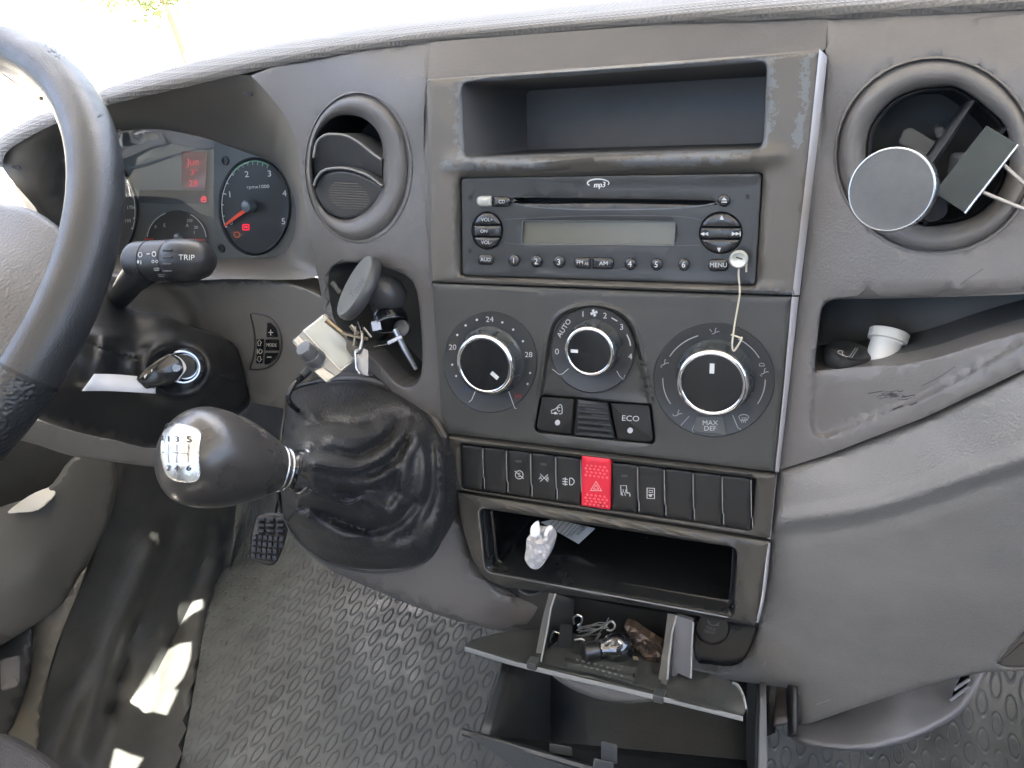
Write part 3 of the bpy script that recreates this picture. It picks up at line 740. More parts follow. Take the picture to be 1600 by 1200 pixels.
letters('field_edge', [('l', [cz(1185,528), cz(1163,583), cz(1170,596)], 1.0), ('l', [cz(1337,520), cz(1360,575), cz(1374,583)], 1.0), ('l', [cz(1150,525), cz(1114,565)], .8)], DCp, M_line, p3)
# buttons below
mbp = rr([(847,619),(1016,632),(1022,692),(836,674)], [4,4,10,12])
ringso('button_well', mbp, [(-3,DC+.001),(0,DC+.005),(2,DC+.006)], M_dark, clim)
bt = [rr([cz(515,440), cz(655,452), cz(642,603), cz(490,585)], [3,2,2,10]), rr([cz(668,452), cz(800,466), cz(832,624), cz(655,606)], [2,2,2,2]), rr([cz(810,468), cz(980,478), cz(998,637), cz(842,626)], [2,4,10,2])]
bl_ = ringso('recirculation_button', bt[0], [(0,DC+.004),(0,DC+.0004),(1.0,DC-.0006),(1.6,DC-.0008)], M_blk, clim)
car = cr([cz(556,500), cz(575,493), cz(588,478), cz(600,478), cz(602,512), cz(590,514)], 2)
letters('lettering', [('l', car, 1.2), ('l', [cz(585,514), cz(556,512), cz(556,500)], 1.2), ('l', arc(*cz(590,495), 3, 3, 60, 300, 8), 1.1), ('p', ell(*cz(573,512), 2, 2, 10))], DC-.001, M_rp, bl_)
obj('indicator', *slabg(ell(*cz(582,553), 4, 4.2, 16), DC-.0012, .0006), mat('unlit lamp', (.42,.44,.47), .4), bl_)
be = ringso('eco_button', bt[2], [(0,DC+.004),(0,DC+.0004),(1.0,DC-.0006),(1.6,DC-.0008)], M_blk, clim)
letters('lettering', [('t','ECO',*cz(897,534),8.5,3,1.15)], DC-.001, M_rp, be)
obj('indicator', *slabg(ell(*cz(895,587), 4.2, 4.4, 16), DC-.0012, .0006), MATS['unlit lamp'], be)
gr = ringso('sensor_grille', bt[1], [(0,DC+.004),(0,DC+.0006),(1,DC+.0000),(1.6,DC-.0002)], M_blk, clim)
mb = MB()
for i in range(6):
    y = 470 + i * 24; x0, x1 = 672 - i * 1.5, 800 + i * 5
    a, b = np.array(cz(x0, y + 6)), np.array(cz(x1, y + 16 + i)); 
    v, f = ribg([a + (b - a) * t for t in np.linspace(0.03, .97, 8)], 4.6, DC - .0002, .0009); mb.add(v, f)
    v, f = tubeg([P(*(a + (b - a) * t + np.array((0, 1.0))), DC - .0003) for t in np.linspace(.03, .97, 8)], .0011, 8); mb.add(v, f)
mb.build('louvre', M_blk, gr)

# ================================================================== switch row
def cs(X, Y): return (680 + X / 2.857, 660 + Y / 2.857)
xt = [119, 217, 324, 430, 541, 655, 790, 908, 1030, 1156, 1284]; xt2 = [211, 316, 424, 536, 648, 782, 901, 1021, 1149, 1279, 1408]
row = 'rocker switches in the row below the climate dials'
kinds = ['blank switch cover at the left end of the row', 'blank switch cover second from the left end, beside the idle-stop switch', 'black switch with a crossed-out S in a circle', 'black switch with a crossed-out AR symbol', 'black fog lamp switch left of the red one',
         'red hazard warning switch with white triangle outline', 'black switch with heated seat symbol right of the red one', 'black switch with a small door lock symbol', 'blank switch cover right of the door lock switch', 'blank switch cover second from the right end of the row', 'blank switch cover at the right end of the row']
M_red = mat('hazard red', (.62,.02,.045), .4, bump=(900,.00005,'noise'))
DS = D0 + .002
M_swt = mat('switch plastic', (.013,.014,.015), .42, rvary=.05, vary=.2)
for i in range(11):
    a, b = xt[i], xt2[i]
    yt = lambda x: 97 + (x - 119) * .119; yb = lambda x: 289 + (x - 119) * .148
    red = i == 5
    e = 4 if not red else -12
    q = [cs(a + (1 if not red else 0), yt(a) + e), cs(b - (1 if not red else -2), yt(b) + e), cs(b - 1, yb(b) - e * .2), cs(a - 1, yb(a) - e * .2)]
    name = 'hazard_switch' if red else 'rocker_switch'
    t = thing(name, kinds[i], 'switch', P(*q[3], DS), row)
    path = rr(q, 2, 3); k = -.002 if red else 0
    cxm, cym = np.array(path).mean(0)
    def dsw(x, y, k=k, a=a, b=b):
        X = (x - 680) * 2.857; Y = (y - 660) * 2.857; s = (Y - yt(X)) / (yb(X) - yt(X)); return DS + k - .0005 * (1 - (2 * s - 1) ** 2) - (.001 if s < .1 else 0)
    ms = M_red if red else M_swt
    s_ = sheet('rocker', path, [], dsw, ms, t, grid=7, er=1.0, eh=.0008, skirt=.008, sharp=50)
    df = lambda x, y: dsw(x, y) - .0002
    its = []
    cx = (q[0][0] + q[1][0]) / 2; 
    if i == 2: x, y = cs(375,234); its = [('l', ell(x,y,6,6.4,20), 1.1, True), ('t','S',x,y,6.5,5,1), ('l',[(x-7,y-6),(x+7,y+6)],1.1)]
    if i == 3: x, y = cs(486,247); its = [('t','A',x-5.5,y,5.5,5,1),('t','R',x+5.5,y+1.2,5.5,5,1),('l',[(x-6,y-6),(x+6,y+6)],1.0),('l',[(x+6,y-5),(x-6,y+6)],1.0)]
    if i == 4: x, y = cs(594,264); its = [('l', cr([(x+2,y-5),(x+6,y-5),(x+9.5,y),(x+6,y+5),(x+2,y+5)],3) , 1.2, True)] + [('l',[(x-9,y+k_-.4),(x-1,y+k_+.6)],1.2) for k_ in (-4,0,4)] + [('l', cr([(x-5,y-6.5),(x-4,y-3),(x-6,y),(x-4,y+3),(x-5,y+6.5)],3), 1.1)]
    if i == 5:
        x, y = cs(718,287)
        T = lambda s: [(x, y - 8.2*s), (x + 8.6*s, y + 6.5*s), (x - 8.6*s, y + 6*s)]
        its = [('l', T(1), 1.2, True), ('l', [(p[0], p[1]+.8) for p in T(.48)], 1.1, True)]
        mb = MB()
        for yy in list(range(190, 246, 15)) + list(range(322, 378, 14)):
            for j in range(6):
                X = 672 + j * 19 + (7 if (yy // 14) % 2 else 0)
                if X > 772: continue
                p = cs(X, yy + (X - 670) * .12); c = P(*p, dsw(*p)); mb.add(*lathg(c, -NV, [(.0010,-.0002),(.0008,.0005),(.0003,.0008)], 8))
        mb.build('grip_dots', mat('hazard dot red', (.75,.10,.13), .35), t)  # dots a lighter red than the switch so they stand out
    if i == 6: x, y = cs(845,305); its = [('l', [(x-5,y+7),(x-6,y-8),(x+3,y-8),(x+4,y+5)], 1.3), ('l', cr([(x+4,y+3),(x+8,y+4),(x+8.5,y+9)],3), 1.3)] + [('l', cr([(x+k_,y+8),(x+k_-1.2,y+4),(x+k_+.8,y+1),(x+k_,y-2)],3), 1.0) for k_ in (-2.5,1.5)]
    if i == 7: x, y = cs(963,316); its = [('l', [(x-6,y-8),(x+5.5,y-7.5),(x+5.5,y+8.5),(x-6,y+8)], 1.3, True), ('l', [(x-3,y-4.5),(x+2.8,y-4.3),(x+2.8,y-1),(x-3,y-1)],1.0,True), ('l',[(x-4,y+2),(x+4,y+2.4)],1.0), ('p', [(x-3.5,y+3.5),(x+1,y+3),(x+1,y+5.5),(x-2,y+5.5)])]
    if its: letters('symbol', its, df, mat('red switch print', (.8,.6,.6), .5) if red else M_rp, t)
    if i in (2, 3, 6):
        c = {2: cs(371,175), 3: cs(483,188), 6: cs(844,239)}[i]; obj('indicator', *slabg(rr([(c[0]-4.5,c[1]-2),(c[0]+4.5,c[1]-1.5),(c[0]+4.5,c[1]+2),(c[0]-4.5,c[1]+1.5)], 1.5), df, .0004), mat('smoked lamp', (.06,.065,.065), .3), t)
    if i not in (5,):
        # bright edge line on the right flank of the housing
        mb = MB(); mb.add(*ribg([cs(b + 2, yt(b) + 8), cs(b + 2, yt(b) + 40), cs(b + 4, yb(b) - 60)] + ([cs(b + 9, yb(b) - 50), cs(b + 9, yb(b) - 8)]), 1.0, DS - .0001, .0004)); mb.build('housing_edge', mat('housing edge', (.34,.35,.35), .3), t)
from mathutils.bvhtree import BVHTree
def bvh_d(o):
    """depth field of an existing mesh, for things lying on it"""
    me = o.data; off_ = root_loc(o) if o.parent else Vector(o.location)
    vs = [v.co + off_ for v in me.vertices]; t = BVHTree.FromPolygons(vs, [tuple(p.vertices) for p in me.polygons])
    last = [None]
    def f(px, py):
        h = t.ray_cast(CAM, ray(px, py).normalized())
        if h[0] is None: return last[0] if last[0] is not None else .45
        last[0] = (h[0] - CAM).dot(NV); return last[0]
    return f
# ================================================================== left air vent
lv = thing('air_vent', 'oval air vent with two curved vanes between the instruments and the radio', 'air vent', P(560, 375, .46))
M_vane = mat('vent vane', (.05,.053,.058), .38, rvary=.05)
opn = cr([(544,179.5),(566,184),(586,200),(597,224),(598,255),(598,290),(584,318),(566,334),(544,343.5),(520,337),(502,318),(492,290),(490,255),(493,225),(504,200),(522,184)], 3, True)
oute = ell(560, 261, 85, 120, len(opn), 0, -math.pi / 2)
def blend(A, B, s): return [A[i] * (1 - s) + B[i] * s for i in range(len(A))]
rg = []
for s, z in ((0,.002),(.03,-.0006),(.10,-.0008),(.16,.0022),(.22,.0008),(.36,-.0022),(.55,-.0026),(.8,-.0008),(.93,.0025),(1,.0045),(1,.02)):
    rg.append([P(q[0], q[1], fl(*q) + z) for q in blend(oute, opn, s)])
lofto('bezel', rg, M_dash, lv, sharp=60)
wello('duct', opn, .47, [(0,0),(0,.04),(4,.05)], M_dark, lv)
def vane(pts, back, rise, name='vane', dp_=.028):
    a = cr(pts, 5); b = cr(back, 5); rg = []
    for s in (0, .08, .4, 1): rg.append([P(*(a[i] * (1 - s) + b[i] * s), fl(560, 260) - rise * (1 - s) + dp_ * s) for i in range(len(a))])
    up = [[p + VV * .0016 for p in rg[0]]]
    v, f = loftg([[p + VV * .0016 + NV * .025 for p in rg[0]]] + up + [[p + VV * .0008 - NV * .0007 for p in rg[0]]] + rg, closed=False)
    o = obj(name, v, f, M_vane, lv, sharp=70)
    tubeo('vane_highlight', [p + VV * .0010 - NV * .0006 for p in rg[0]], .0009, mat('vane edge highlight', (.17,.175,.18), .3), o, n=8)  # highlight on the vane's front edge, put in as a pale tube
    return o
vane([(491,248),(496,225),(508,214),(522,212),(540,214),(560,224),(580,240),(597,252)], [(492,294),(498,286),(508,279),(522,275),(540,275),(560,279),(580,286),(597,297)], .003, 'vane', .012)
vane([(492,292),(496,280),(506,269),(522,265),(540,265),(560,270),(580,279),(598,293)], [(494,312),(500,300),(510,290),(522,286),(540,285),(560,290),(580,296),(598,304)], .0035)
cup = cr([(492,293),(498,280),(508,271),(524,267),(542,267),(562,272),(582,282),(597,293),(593,310),(580,324),(562,337),(544,342),(522,337),(504,322)], 3, True)
Dcup = lambda x, y: .462 + .00009 * (y - 270)
cp = sheet('lower_vane', cup, [], Dcup, M_vane, lv, grid=10, er=5, eh=.002, skirt=.02)
mb = MB()
for i in range(11):
    y = 287 + i * 3.9; w_ = 31 * math.sqrt(max(0, 1 - ((i - 5) / 6.2) ** 2)); cx = 541 + i * .9
    mb.add(*tubeg([P(x, y + (x - cx) * .05, Dcup(x, y)) for x in np.linspace(cx - w_, cx + w_, 6)], .00055, 6))
mb.build('ribs', M_vane, cp)
# ================================================================== right air vent
rv = thing('air_vent', 'round air vent at the right with a diagonal vane and a phone mount clipped in', 'air vent', P(1461, 390, .44))
opn = cr([(1470,135),(1500,138),(1540,166),(1571,197),(1579,245),(1562,300),(1524,338),(1470,352),(1432,350),(1392,322),(1362,285),(1354,240),(1362,195),(1392,158),(1430,140)], 3, True)
oute = ell(1461, 243, 160, 157, len(opn), 0, -math.pi / 2)
rg = []
for s, z in ((0,.002),(.03,-.0006),(.10,-.0008),(.15,.0024),(.20,.0010),(.34,-.0026),(.55,-.0034),(.8,-.0012),(.93,.002),(1,.0050),(1,.03)):
    rg.append([P(q[0], q[1], fl(*q) + z) for q in blend(oute, opn, s)])
lofto('bezel', rg, M_side, rv, sharp=60)
wello('duct', opn, .452, [(0,0),(0,.05),(6,.06)], mat('vent duct', (.07,.075,.075), .6), rv)
inr = off(opn, 5)
ringso('inner_ring', inr, [(-3,.452),(0,.450),(2,.452),(3,.46)], M_vane, rv, cap=False)
def blade(a, b, w_, d0_, dz):
    a, b = np.array(a, float), np.array(b, float); t = (b - a) / np.linalg.norm(b - a); nn = np.array((-t[1], t[0])); rg = []
    for s in np.linspace(0, 1, 12):
        p = a + (b - a) * s; w = w_ * (math.sin(math.pi * min(max(s, .06), .94)) ** .5)
        c = P(*p, d0_); e = P(*(p + nn * w), d0_)
        wv = (e - c); rg.append([c - wv * .5 - NV * .001, c - NV * .0035, c + wv * .5 - NV * .001, c + wv * .3 + NV * dz, c - wv * .3 + NV * dz])
    v, f = loftg(rg, True, True); return obj('vane', v, f, M_vane, rv, sharp=70)
blade((1521,158), (1398,338), 13, .445, .03)
blade((1572,200), (1444,352), 12, .448, .03)
v, f = loftg([R3(rr([(1412,204),(1424,199),(1462,222),(1446,244),(1404,222)], 4), z) for z in (.50,.462,.461)], cap1=True); obj('vane_link', v, f, MATS['vent duct'], rv)
v, f = loftg([R3(rr([(1460,200),(1474,198),(1478,212),(1463,216)], 4), z) for z in (.50,.465)], cap1=True); obj('vane_link', v, f, MATS['vent duct'], rv)

# ---- magnetic phone mount on the right vent
mm_ = thing('magnetic_phone_mount', 'round magnetic phone mount with chrome rim clipped to the right air vent', 'phone mount', P(1391, 348, .40))
c = P(1391, 297, .405); ax = -NV * .93 + UV * -.36 + VV * .04; ax.normalize()
latho('magnet_head', c, ax, [(.0165,-.0095),(.0185,-.009),(.0192,-.0075),(.0194,-.001)], M_vane, mm_, n=56, sharp=50)
latho('chrome_rim', c, ax, [(.0195,-.0062),(.0197,-.0055),(.0197,-.0004),(.0193,.0006),(.0187,.0004)], M_chrome2, mm_, n=56, sharp=180, caps=False)
latho('face_pad', c, ax, [(.0187,-.0005),(.0187,.0002),(.0001,.0003)], mat('mount face', (.105,.11,.115), .42, vary=.3, rvary=.14, bump=(900,.0001,'noise')), mm_, n=48)
tubeo('stem', [c - ax * .004, c - ax * .02 + UV * .01, P(1460, 330, .44)], [.009, .007, .006], M_vane, mm_, n=14)
# ---- spring clip
ck = thing('clip_holder', 'flat rectangular black clamp with two wire prongs on the right vent', 'clip', P(1510, 330, .41))
D_ = lambda x, y: .408
pl = rr([(1541,196),(1590,225),(1507,332),(1459,301)], 2.5, 2)
v, f = loftg([R3(pl, .4085), R3(pl, .4075), R3(off(pl, .8), .407)], cap1=True, cap0=True); obj('plate', v, f, mat('clamp black', (.04,.048,.046), .45, vary=.35, rvary=.12), ck)
v, f = tubeg([P(1590.5,226,.4078), P(1507.5,333,.4078)], .0007, 6); obj('bright_edge', v, f, M_chrome2, ck)
tubeo('prong', [P(1568,258,.41), P(1600,287,.404), P(1650,330,.39)], .0009, mat('dull wire', (.28,.28,.29), .4, metal=.7), ck, n=8)
tubeo('prong', [P(1534,300,.41), P(1600,327,.404), P(1660,352,.39)], .0009, mat('dull wire', (.28,.28,.29), .4, metal=.7), ck, n=8)
v, f = boxg(P(1510,270,.43), UV*.006, VV*.009, NV*.02); bevel(obj('clamp_body', v, f, M_vane, ck), .002)

# ================================================================== instrument cluster
cl = thing('instrument_cluster', 'instrument cluster behind the steering wheel with rev counter and small red displays', 'instrument cluster', P(300, 400, .57))
DI = .572
lens = cr([(62,292),(74,250),(112,216),(185,201),(250,202),(300,211),(348,225),(392,241),(438,262),(462,325),(452,385),(410,405),(300,408),(190,410),(130,400),(92,368)], 3, True)
M_face = mat('instrument face', (.018,.024,.03), .45)
sheet('backing_plate', off(lens, -3), [], DI + .003, mat('instrument plate grey', (.075,.088,.095), .45), cl, grid=30, skirt=.01)
tp = ringso('rev_counter', ell(397.5,322.5,55,75,60), [(-2,DI+.003),(0,DI+.0005),(1.5,DI),(3,DI+.0015)], M_face, cl)
dd = DI + .0013
M_num = mat('instrument numeral', (.5,.55,.58), .5)
def onp(cx, cy, rx, ry, a): return np.array((cx + rx * math.cos(R(a)), cy - ry * math.sin(R(a))))
it = [('t','1',359,303.5,9.5,-6,1.1),('t','2',385.5,272,9.5,-6,1.1),('t','3',421,271,9.5,-4,1.1),('t','4',444.5,302,9.5,-4,1),('t','5',443,345.5,9.5,-4,1),('t','0',361,347,8,-6,1),('t','rpmx1000',403,291.5,5.2,-2,1.15)]
it.append(('l', arc(397.5,322.5,51,70,100,208,26), 1.3))
for a in (208,193,178,163,148,133): it.append(('l', [onp(397.5,322.5,51,70,a), onp(397.5,322.5,46 if a in (163,) else 48,64 if a in (163,) else 66,a)], 1.4))
letters('numerals', it, dd, M_num, tp)
g = [('l', arc(397.5,322.5,52,71,64,134,20), 1.6)] + [('l', [onp(397.5,322.5,52,71,a), onp(397.5,322.5,48.5,65,a)], 1.3) for a in range(66,134,9)]
letters('green_band', g, dd - .0003, mat('green print', (.10,.28,.18), .5), tp)
v, f = slabg([np.array(q) for q in ((349,351.5),(392,317),(395,324),(351,354))], dd - .004, .001); obj('needle', v, f, mat('needle orange', (.55,.06,.03), .4, emit=(1,.08,.04), strength=.0), tp)
latho('needle_hub', P(393,321.5,dd), -NV, [(.0062,0),(.006,.006),(.005,.0085),(.002,.0095),(.0001,.0096)], mat('hub grey', (.09,.12,.15), .35), tp, n=24, sx=1) if False else latho('needle_hub', P(393,321.5,dd), -NV, [(.0062,0),(.006,.006),(.005,.0085),(.002,.0095),(.0001,.0096)], mat('hub grey', (.09,.12,.15), .35), tp, n=24)
M_redlamp = mat('red tell-tale', (.5,.01,.03), .5, emit=(1,.015,.05), strength=.12)
letters('battery_lamp', [('l',[(379.5,351),(389,351),(389,359),(379.5,359)],1.8,True),('l',[(382,354.5),(386.5,355)],3)], dd, M_redlamp, tp)
letters('engine_lamp', [('l',[(366,363),(372,362.5),(375,366),(374,370),(369,371),(366,368)],1.1,True)], dd, mat('amber tell-tale', (.3,.06,.01), .5, emit=(1,.15,.03), strength=.04), tp)
sp_ = ringso('speedometer', ell(150,330,64,84,60), [(-2,DI+.003),(0,DI+.0005),(1.5,DI),(3,DI+.0015)], M_face, cl)
letters('numerals', [('t','150',201,304,5.5,-5,.9),('t','170',203,324,5.5,-5,.9),('t','190',199.5,345,5.5,-5,.9),('t','130',194,283,5.5,-5,.9),('l',arc(150,330,61,80,-20,50,20),1.3)] + [('p', ell(*onp(150,330,60,79,a),1.4,1.6,8)) for a in range(-20,50,12)], dd, M_num, sp_)
fp = ringso('fuel_temperature_gauge', ell(276,376,48,47,40), [(-1,DI+.003),(0,DI+.0005),(1.5,DI+.001)], M_face, cl)
letters('numerals', [('l',arc(276,374,46,44,5,62,12),1.3),('l',arc(276,374,46,44,112,175,12),1.3),('t','100',296,344.5,5,0,.9),('t','A',292.5,352,5),('t','20',306,355,4.5),('t','1',303.5,363,5),('t','E',257,352,5.5),('t','0',243,354,4.5)], DI + .0005, M_num, fp)
letters('red_zone', [('l',[(292,373.5),(320,375)],2.2),('l',[(226,374),(240,373)],2)], DI + .0004, mat('red zone', (.5,.04,.04), .5), fp)
latho('needle_hub', P(281,371,DI+.0005), -NV, [(.0045,0),(.0042,.004),(.002,.006),(.0001,.0061)], MATS['hub grey'], fp, n=20)
dp = ringso('display_panel', rr([(284,236),(323,238),(321,296),(284,295)], 2), [(0,DI+.003),(0,DI+.0004),(1,DI+.0008)], mat('display dark red', (.05,.018,.03), .3, emit=(.35,.03,.06), strength=.012), cl)
letters('red_readout', [('t','Jun',302,252.5,11,0,1.0),('t','3"',303,269,9,0,1.1),('t','28',302,286,10,0,1.0)], DI + .0005, mat('red readout', (.4,.01,.03), .5, emit=(1,.03,.06), strength=.07), dp)
wp_ = ringso('warning_strip', rr([(218,297),(322,298),(321,318),(217,317)], 2), [(0,DI+.003),(0,DI+.0004),(1,DI+.0008)], M_face, cl)
letters('brake_lamp', [('l',[(314.5,313),(315,309),(320,307.5),(322,309),(322,315),(315,315)],1.6,True),('l',[(316,311.5),(321,311)],1.8)], DI + .0003, M_redlamp, wp_)
for x, y in ((352.5,251),(346.5,388),(203,386)): latho('screw', P(x,y,DI+.003), -NV, [(.0045,0),(.0042,.001),(.003,.0012),(.003,.0002),(.0001,.0002)], M_blk, cl, n=20)
ml = bpy.data.materials.new('instrument lens'); ml.use_nodes = True; t = ml.node_tree; t.nodes.clear()
tr = t.nodes.new('ShaderNodeBsdfTransparent'); tr.inputs[0].default_value = (.88,.9,.9,1); g2 = t.nodes.new('ShaderNodeBsdfGlossy'); g2.inputs['Roughness'].default_value = .03
fr = t.nodes.new('ShaderNodeFresnel'); fr.inputs[0].default_value = 1.37; mx = t.nodes.new('ShaderNodeMixShader'); ou = t.nodes.new('ShaderNodeOutputMaterial')
mx.inputs[0].default_value = .15; t.links.new(tr.outputs[0], mx.inputs[1]); t.links.new(g2.outputs[0], mx.inputs[2]); t.links.new(mx.outputs[0], ou.inputs[0])
lp = cr([(60,295),(74,250),(112,216),(185,201),(250,202),(300,210),(334,219),(334,396),(300,408),(190,410),(130,400),(92,368)], 1, True)
lrb = rbf([(60,295,.530),(100,230,.536),(110,390,.540),(185,201,.552),(334,219,.552),(334,396,.570),(190,410,.567),(200,300,.557)])
sheet('lens', lp, [], lrb, ml, cl, grid=16, skirt=0, sharp=180)

# ================================================================== headlight level switch
hs = thing('headlight_level_switch', 'D-shaped black button panel beside the steering column with plus, mode and minus', 'switch panel', P(418, 578, .49))
hp = cr([(390,490),(404,490),(420,494),(433,506),(440,524),(441,545),(434,563),(420,575),(404,579),(389,577),(394,560),(397,535),(395,512)], 2, True)
DH = lambda x, y: ll(x, y) - .0006
ringso('surround', hp, [(-1.5,lambda x,y:ll(x,y)+.002),(0,DH),(1.5,lambda x,y:DH(x,y)-.0006),(3,lambda x,y:DH(x,y)+.0012)], M_blk, hs)
for nm, q, its in (('plus_button', [(417,504),(423,504),(432,513),(435,527),(416,527)], [('l',[(423,515),(423,524)],1.4),('l',[(418.8,519.5),(427,519.5)],1.4)]),
                   ('mode_button', [(415,530),(436,530),(437,548),(414,548)], [('t','MODE',424,539,5,2,.8)]),
                   ('minus_button', [(414,551),(436,551),(431,561),(421,569),(413,570)], [('l',[(417,558),(424,558)],1.5)]),
                   ('level_rocker', [(401,530),(413,529),(411,568),(400,568)], [('l',[(405,531),(409,536),(407,536),(407,540),(403,540),(403,536),(401.5,536)],1,True),('l',[(405,566),(409,561),(407,561),(407,557),(403,557),(403,561),(401.5,561)],1,True),('l',cr([(406,545),(410,549),(406,553),(404,549)],2),1,True),('l',[(402,545),(402,553)],1)])):
    path = rr(q, 2, 2)
    b = ringso(nm, path, [(0,lambda x,y:DH(x,y)+.002),(0,lambda x,y:DH(x,y)-.0002),(1,lambda x,y:DH(x,y)-.0012),(3,lambda x,y:DH(x,y)-.0014)], M_black, hs)
    letters('symbol', its, lambda x, y: DH(x, y) - .0016, mat('faded print', (.42,.4,.36), .6), b)

# ================================================================== steering column shroud, stalk, ignition
sc_ = thing('steering_column', 'black plastic steering column shroud with ignition lock and light stalk', 'steering column', PT(250, 690, .62))
tcol = rbf([(166,455,.60),(200,482,.605),(250,492,.615),(300,512,.63),(345,525,.645),(372,545,.66),(386,590,.675),(388,640,.68),(300,690,.66),(200,690,.635),(110,675,.60),(60,655,.575),(40,610,.55),(60,560,.545),(100,520,.55),(140,480,.575),
            (150,560,.555),(220,540,.585),(285,575,.605),(330,580,.62),(240,610,.59),(160,630,.585),(300,640,.635),(350,610,.645)])
def dcol(x, y):
    t = tcol(x, y)
    e = math.hypot((x - 278) / 60, (y - 577) / 52)
    if e < 1.5: t -= .012 * math.exp(-((e - .86) / .22) ** 2); 
    yy = float(np.interp(x, [60, 160, 220, 400], [505, 545, 562, 600])); t += .003 * math.exp(-((y - yy) / 2.0) ** 2) * (x < 215 or x > 340)
    t -= .015 * math.exp(-((x - 155 - (y - 560) * -.15) / 20) ** 2) * (520 < y < 600)
    return t
outer = cr([(120,440),(158,440),(180,468),(212,484),(255,492),(305,512),(345,525),(372,545),(385,590),(388,635),(330,668),(250,700),(180,688),(110,672),(60,655),(30,640),(30,560),(70,500)], 3, True)
shroud = sheet('shroud', outer, [], dcol, M_blk, sc_, grid=7, er=8, eh=.014, skirt=.06, point=PT, extra=[(x, float(np.interp(x, [60,160,220,400],[505,545,562,600])) + k) for x in list(range(60,215,8)) + list(range(340,384,8)) for k in (-3,0,3)])
sd = bvh_d(shroud)
# lower ridge sheen, ignition
cI = PT(287, 573, .592); axI = (CAM - cI).normalized() * .75 - NV * .3; axI.normalize()
ig = latho('ignition_lock', cI, axI, [(.0145,-.012),(.0140,.001),(.0130,.0025),(.0118,.0025),(.0112,.0005),(.0105,-.001),(.0105,-.003),(.0001,-.003)], M_chrome2, sc_, n=40, sharp=50)
latho('key_slot', cI, axI, [(.0095,-.003),(.009,.0015),(.004,.002),(.0001,.002)], M_blk, ig, n=32)
# stalk
s0, s1, s2 = PT(190, 462, .60), PT(205, 440, .575), PT(232, 415, .555)
tubeo('stalk', [PT(170, 480, .62), s0, s1, s2], [.0085, .0085, .0100, .013], M_blk, sc_, n=20)
ka, kb = PT(212, 409, .560), PT(330, 405.5, .540); kx = (kb - ka).normalized()
L_ = (kb - ka).length
kn = latho('stalk_knob', ka, kx, [(.0125,-.002),(.0145,.001),(.0152,.004),(.0152,L_*.215),(.0146,L_*.22),(.0146,L_*.235),(.0154,L_*.24),(.0156,L_*.50),(.0152,L_*.505),(.0152,L_*.52),(.0158,L_*.53),(.0160,L_*.62),(.0153,L_*.78),(.0130,L_*.9),(.0085,L_*.975),(.003,L_*1.0),(.0001,L_*1.005)], M_blk, sc_, n=44, sharp=50)
sdk = bvh_d(kn); M_sp = mat('stalk print', (.5,.52,.52), .6)
letters('lettering', [('t','TRIP',291.5,402,8.6,1,1.05),('l',ell(219,398,3,3.6,12),1.2,True),('l',[(229,397),(234,396.5)],1.6),('l',ell(240.5,397,3,3.6,12),1.2,True),('p',ell(215.5,409,1.6,2.8,8)),('l',[(220,407),(220,413)],2),('l',ell(239,408.5,1.8,2.2,8),1,True),('l',ell(245,408.5,1.8,2.2,8),1,True),('l',[(240,419),(250,419),(249,422),(241,422)],.9,True),('l',[(247,429),(257,429.5),(256,432),(248,431.5)],.9,True)], lambda x, y: sdk(x, y) - .0002, M_sp, kn)
v, f = tubeg([PT(258,388,.529), PT(268,400,.527), PT(268,417,.528)], .0001, 4)
mb = MB()
for i in range(4): mb.add(*tubeg([P(x, 391 + i * 11, sdk(x, 391 + i * 11) - .0002) for x in (255, 262, 269)], .0008, 6))
mb.build('grip_ribs', M_blk, kn)
# key and its paper tag
ky = thing('ignition_key', 'black plastic-headed key turned in the ignition lock', 'key', P(245, 600, sd(245, 600) - .03))
kp = rr([(212,592),(222,578),(249,560),(266,551),(284,562),(288,580),(270,600),(228,608)], [4,8,8,6,6,6,8,3], 3)
kt = lambda x, y: .575 - (x - 212) * -.00002
rg = [[PT(q[0], q[1], .566 + (q[0] - 212) * .0002 + z) for q in off(kp, i)] for i, z in ((2,.012),(0,.0105),(0,.0015),(1.5,.0),(4,-.0008))]
v, f = loftg(rg, cap0=True, cap1=True); kh = obj('key_head', v, f, mat('key plastic', (.015,.015,.016), .25, coat=.3), ky, sharp=50)
v, f = slabg(rr([(240,573),(246,571),(247,574),(241,577)], 1), 0.0, 0)
mb = MB(); mb.add([PT(x, y, .568 - .0003) for x, y in ((224,588),(229,584),(230,586),(226,592))], [(0,1,2,3)]); mb.add([PT(x, y, .570) for x, y in ((233,580),(238,577),(238,580),(234,583))], [(0,1,2,3)]); mb.build('worn_mark', mat('key worn mark', (.5,.5,.5), .3), kh, smooth=False)
tubeo('key_blade', [PT(275,575,.575), cI], .0030, M_chrome2, ky, n=8)
tag_ = [cr([(147,584),(180,585),(215,588),(245,590)], 4), cr([(138,597),(175,600),(215,603),(243,606)], 4), cr([(127.5,611),(170,611),(210,613),(243,615)], 4)]
tt = lambda p, k: (.532 + (p[0] - 127) * .00042) + .002 * math.sin((p[0] - 130) / 30 + k)
rg = [[PT(q[0], q[1], tt(q, k)) for q in row_] for k, row_ in enumerate(tag_)]
rg2 = [[p - CAM and CAM + (p - CAM) * 1.001 for p in r] for r in rg]
v, f = loftg(rg, closed=False); o = obj('paper_tag', v, f, M_paper, None, tag=('narrow white paper strip hanging from the ignition key', 'paper tag')); o.modifiers.new('thick', 'SOLIDIFY').thickness = .0003
rg = [[PT(x, y, .582 + i * .001) for x, y in r_] for i, r_ in enumerate(([(264,554),(274,553),(287,562),(293,574)], [(268,562),(276,562),(284,570),(290,582)], [(280,585),(284,588),(280,596),(272,600)]))]
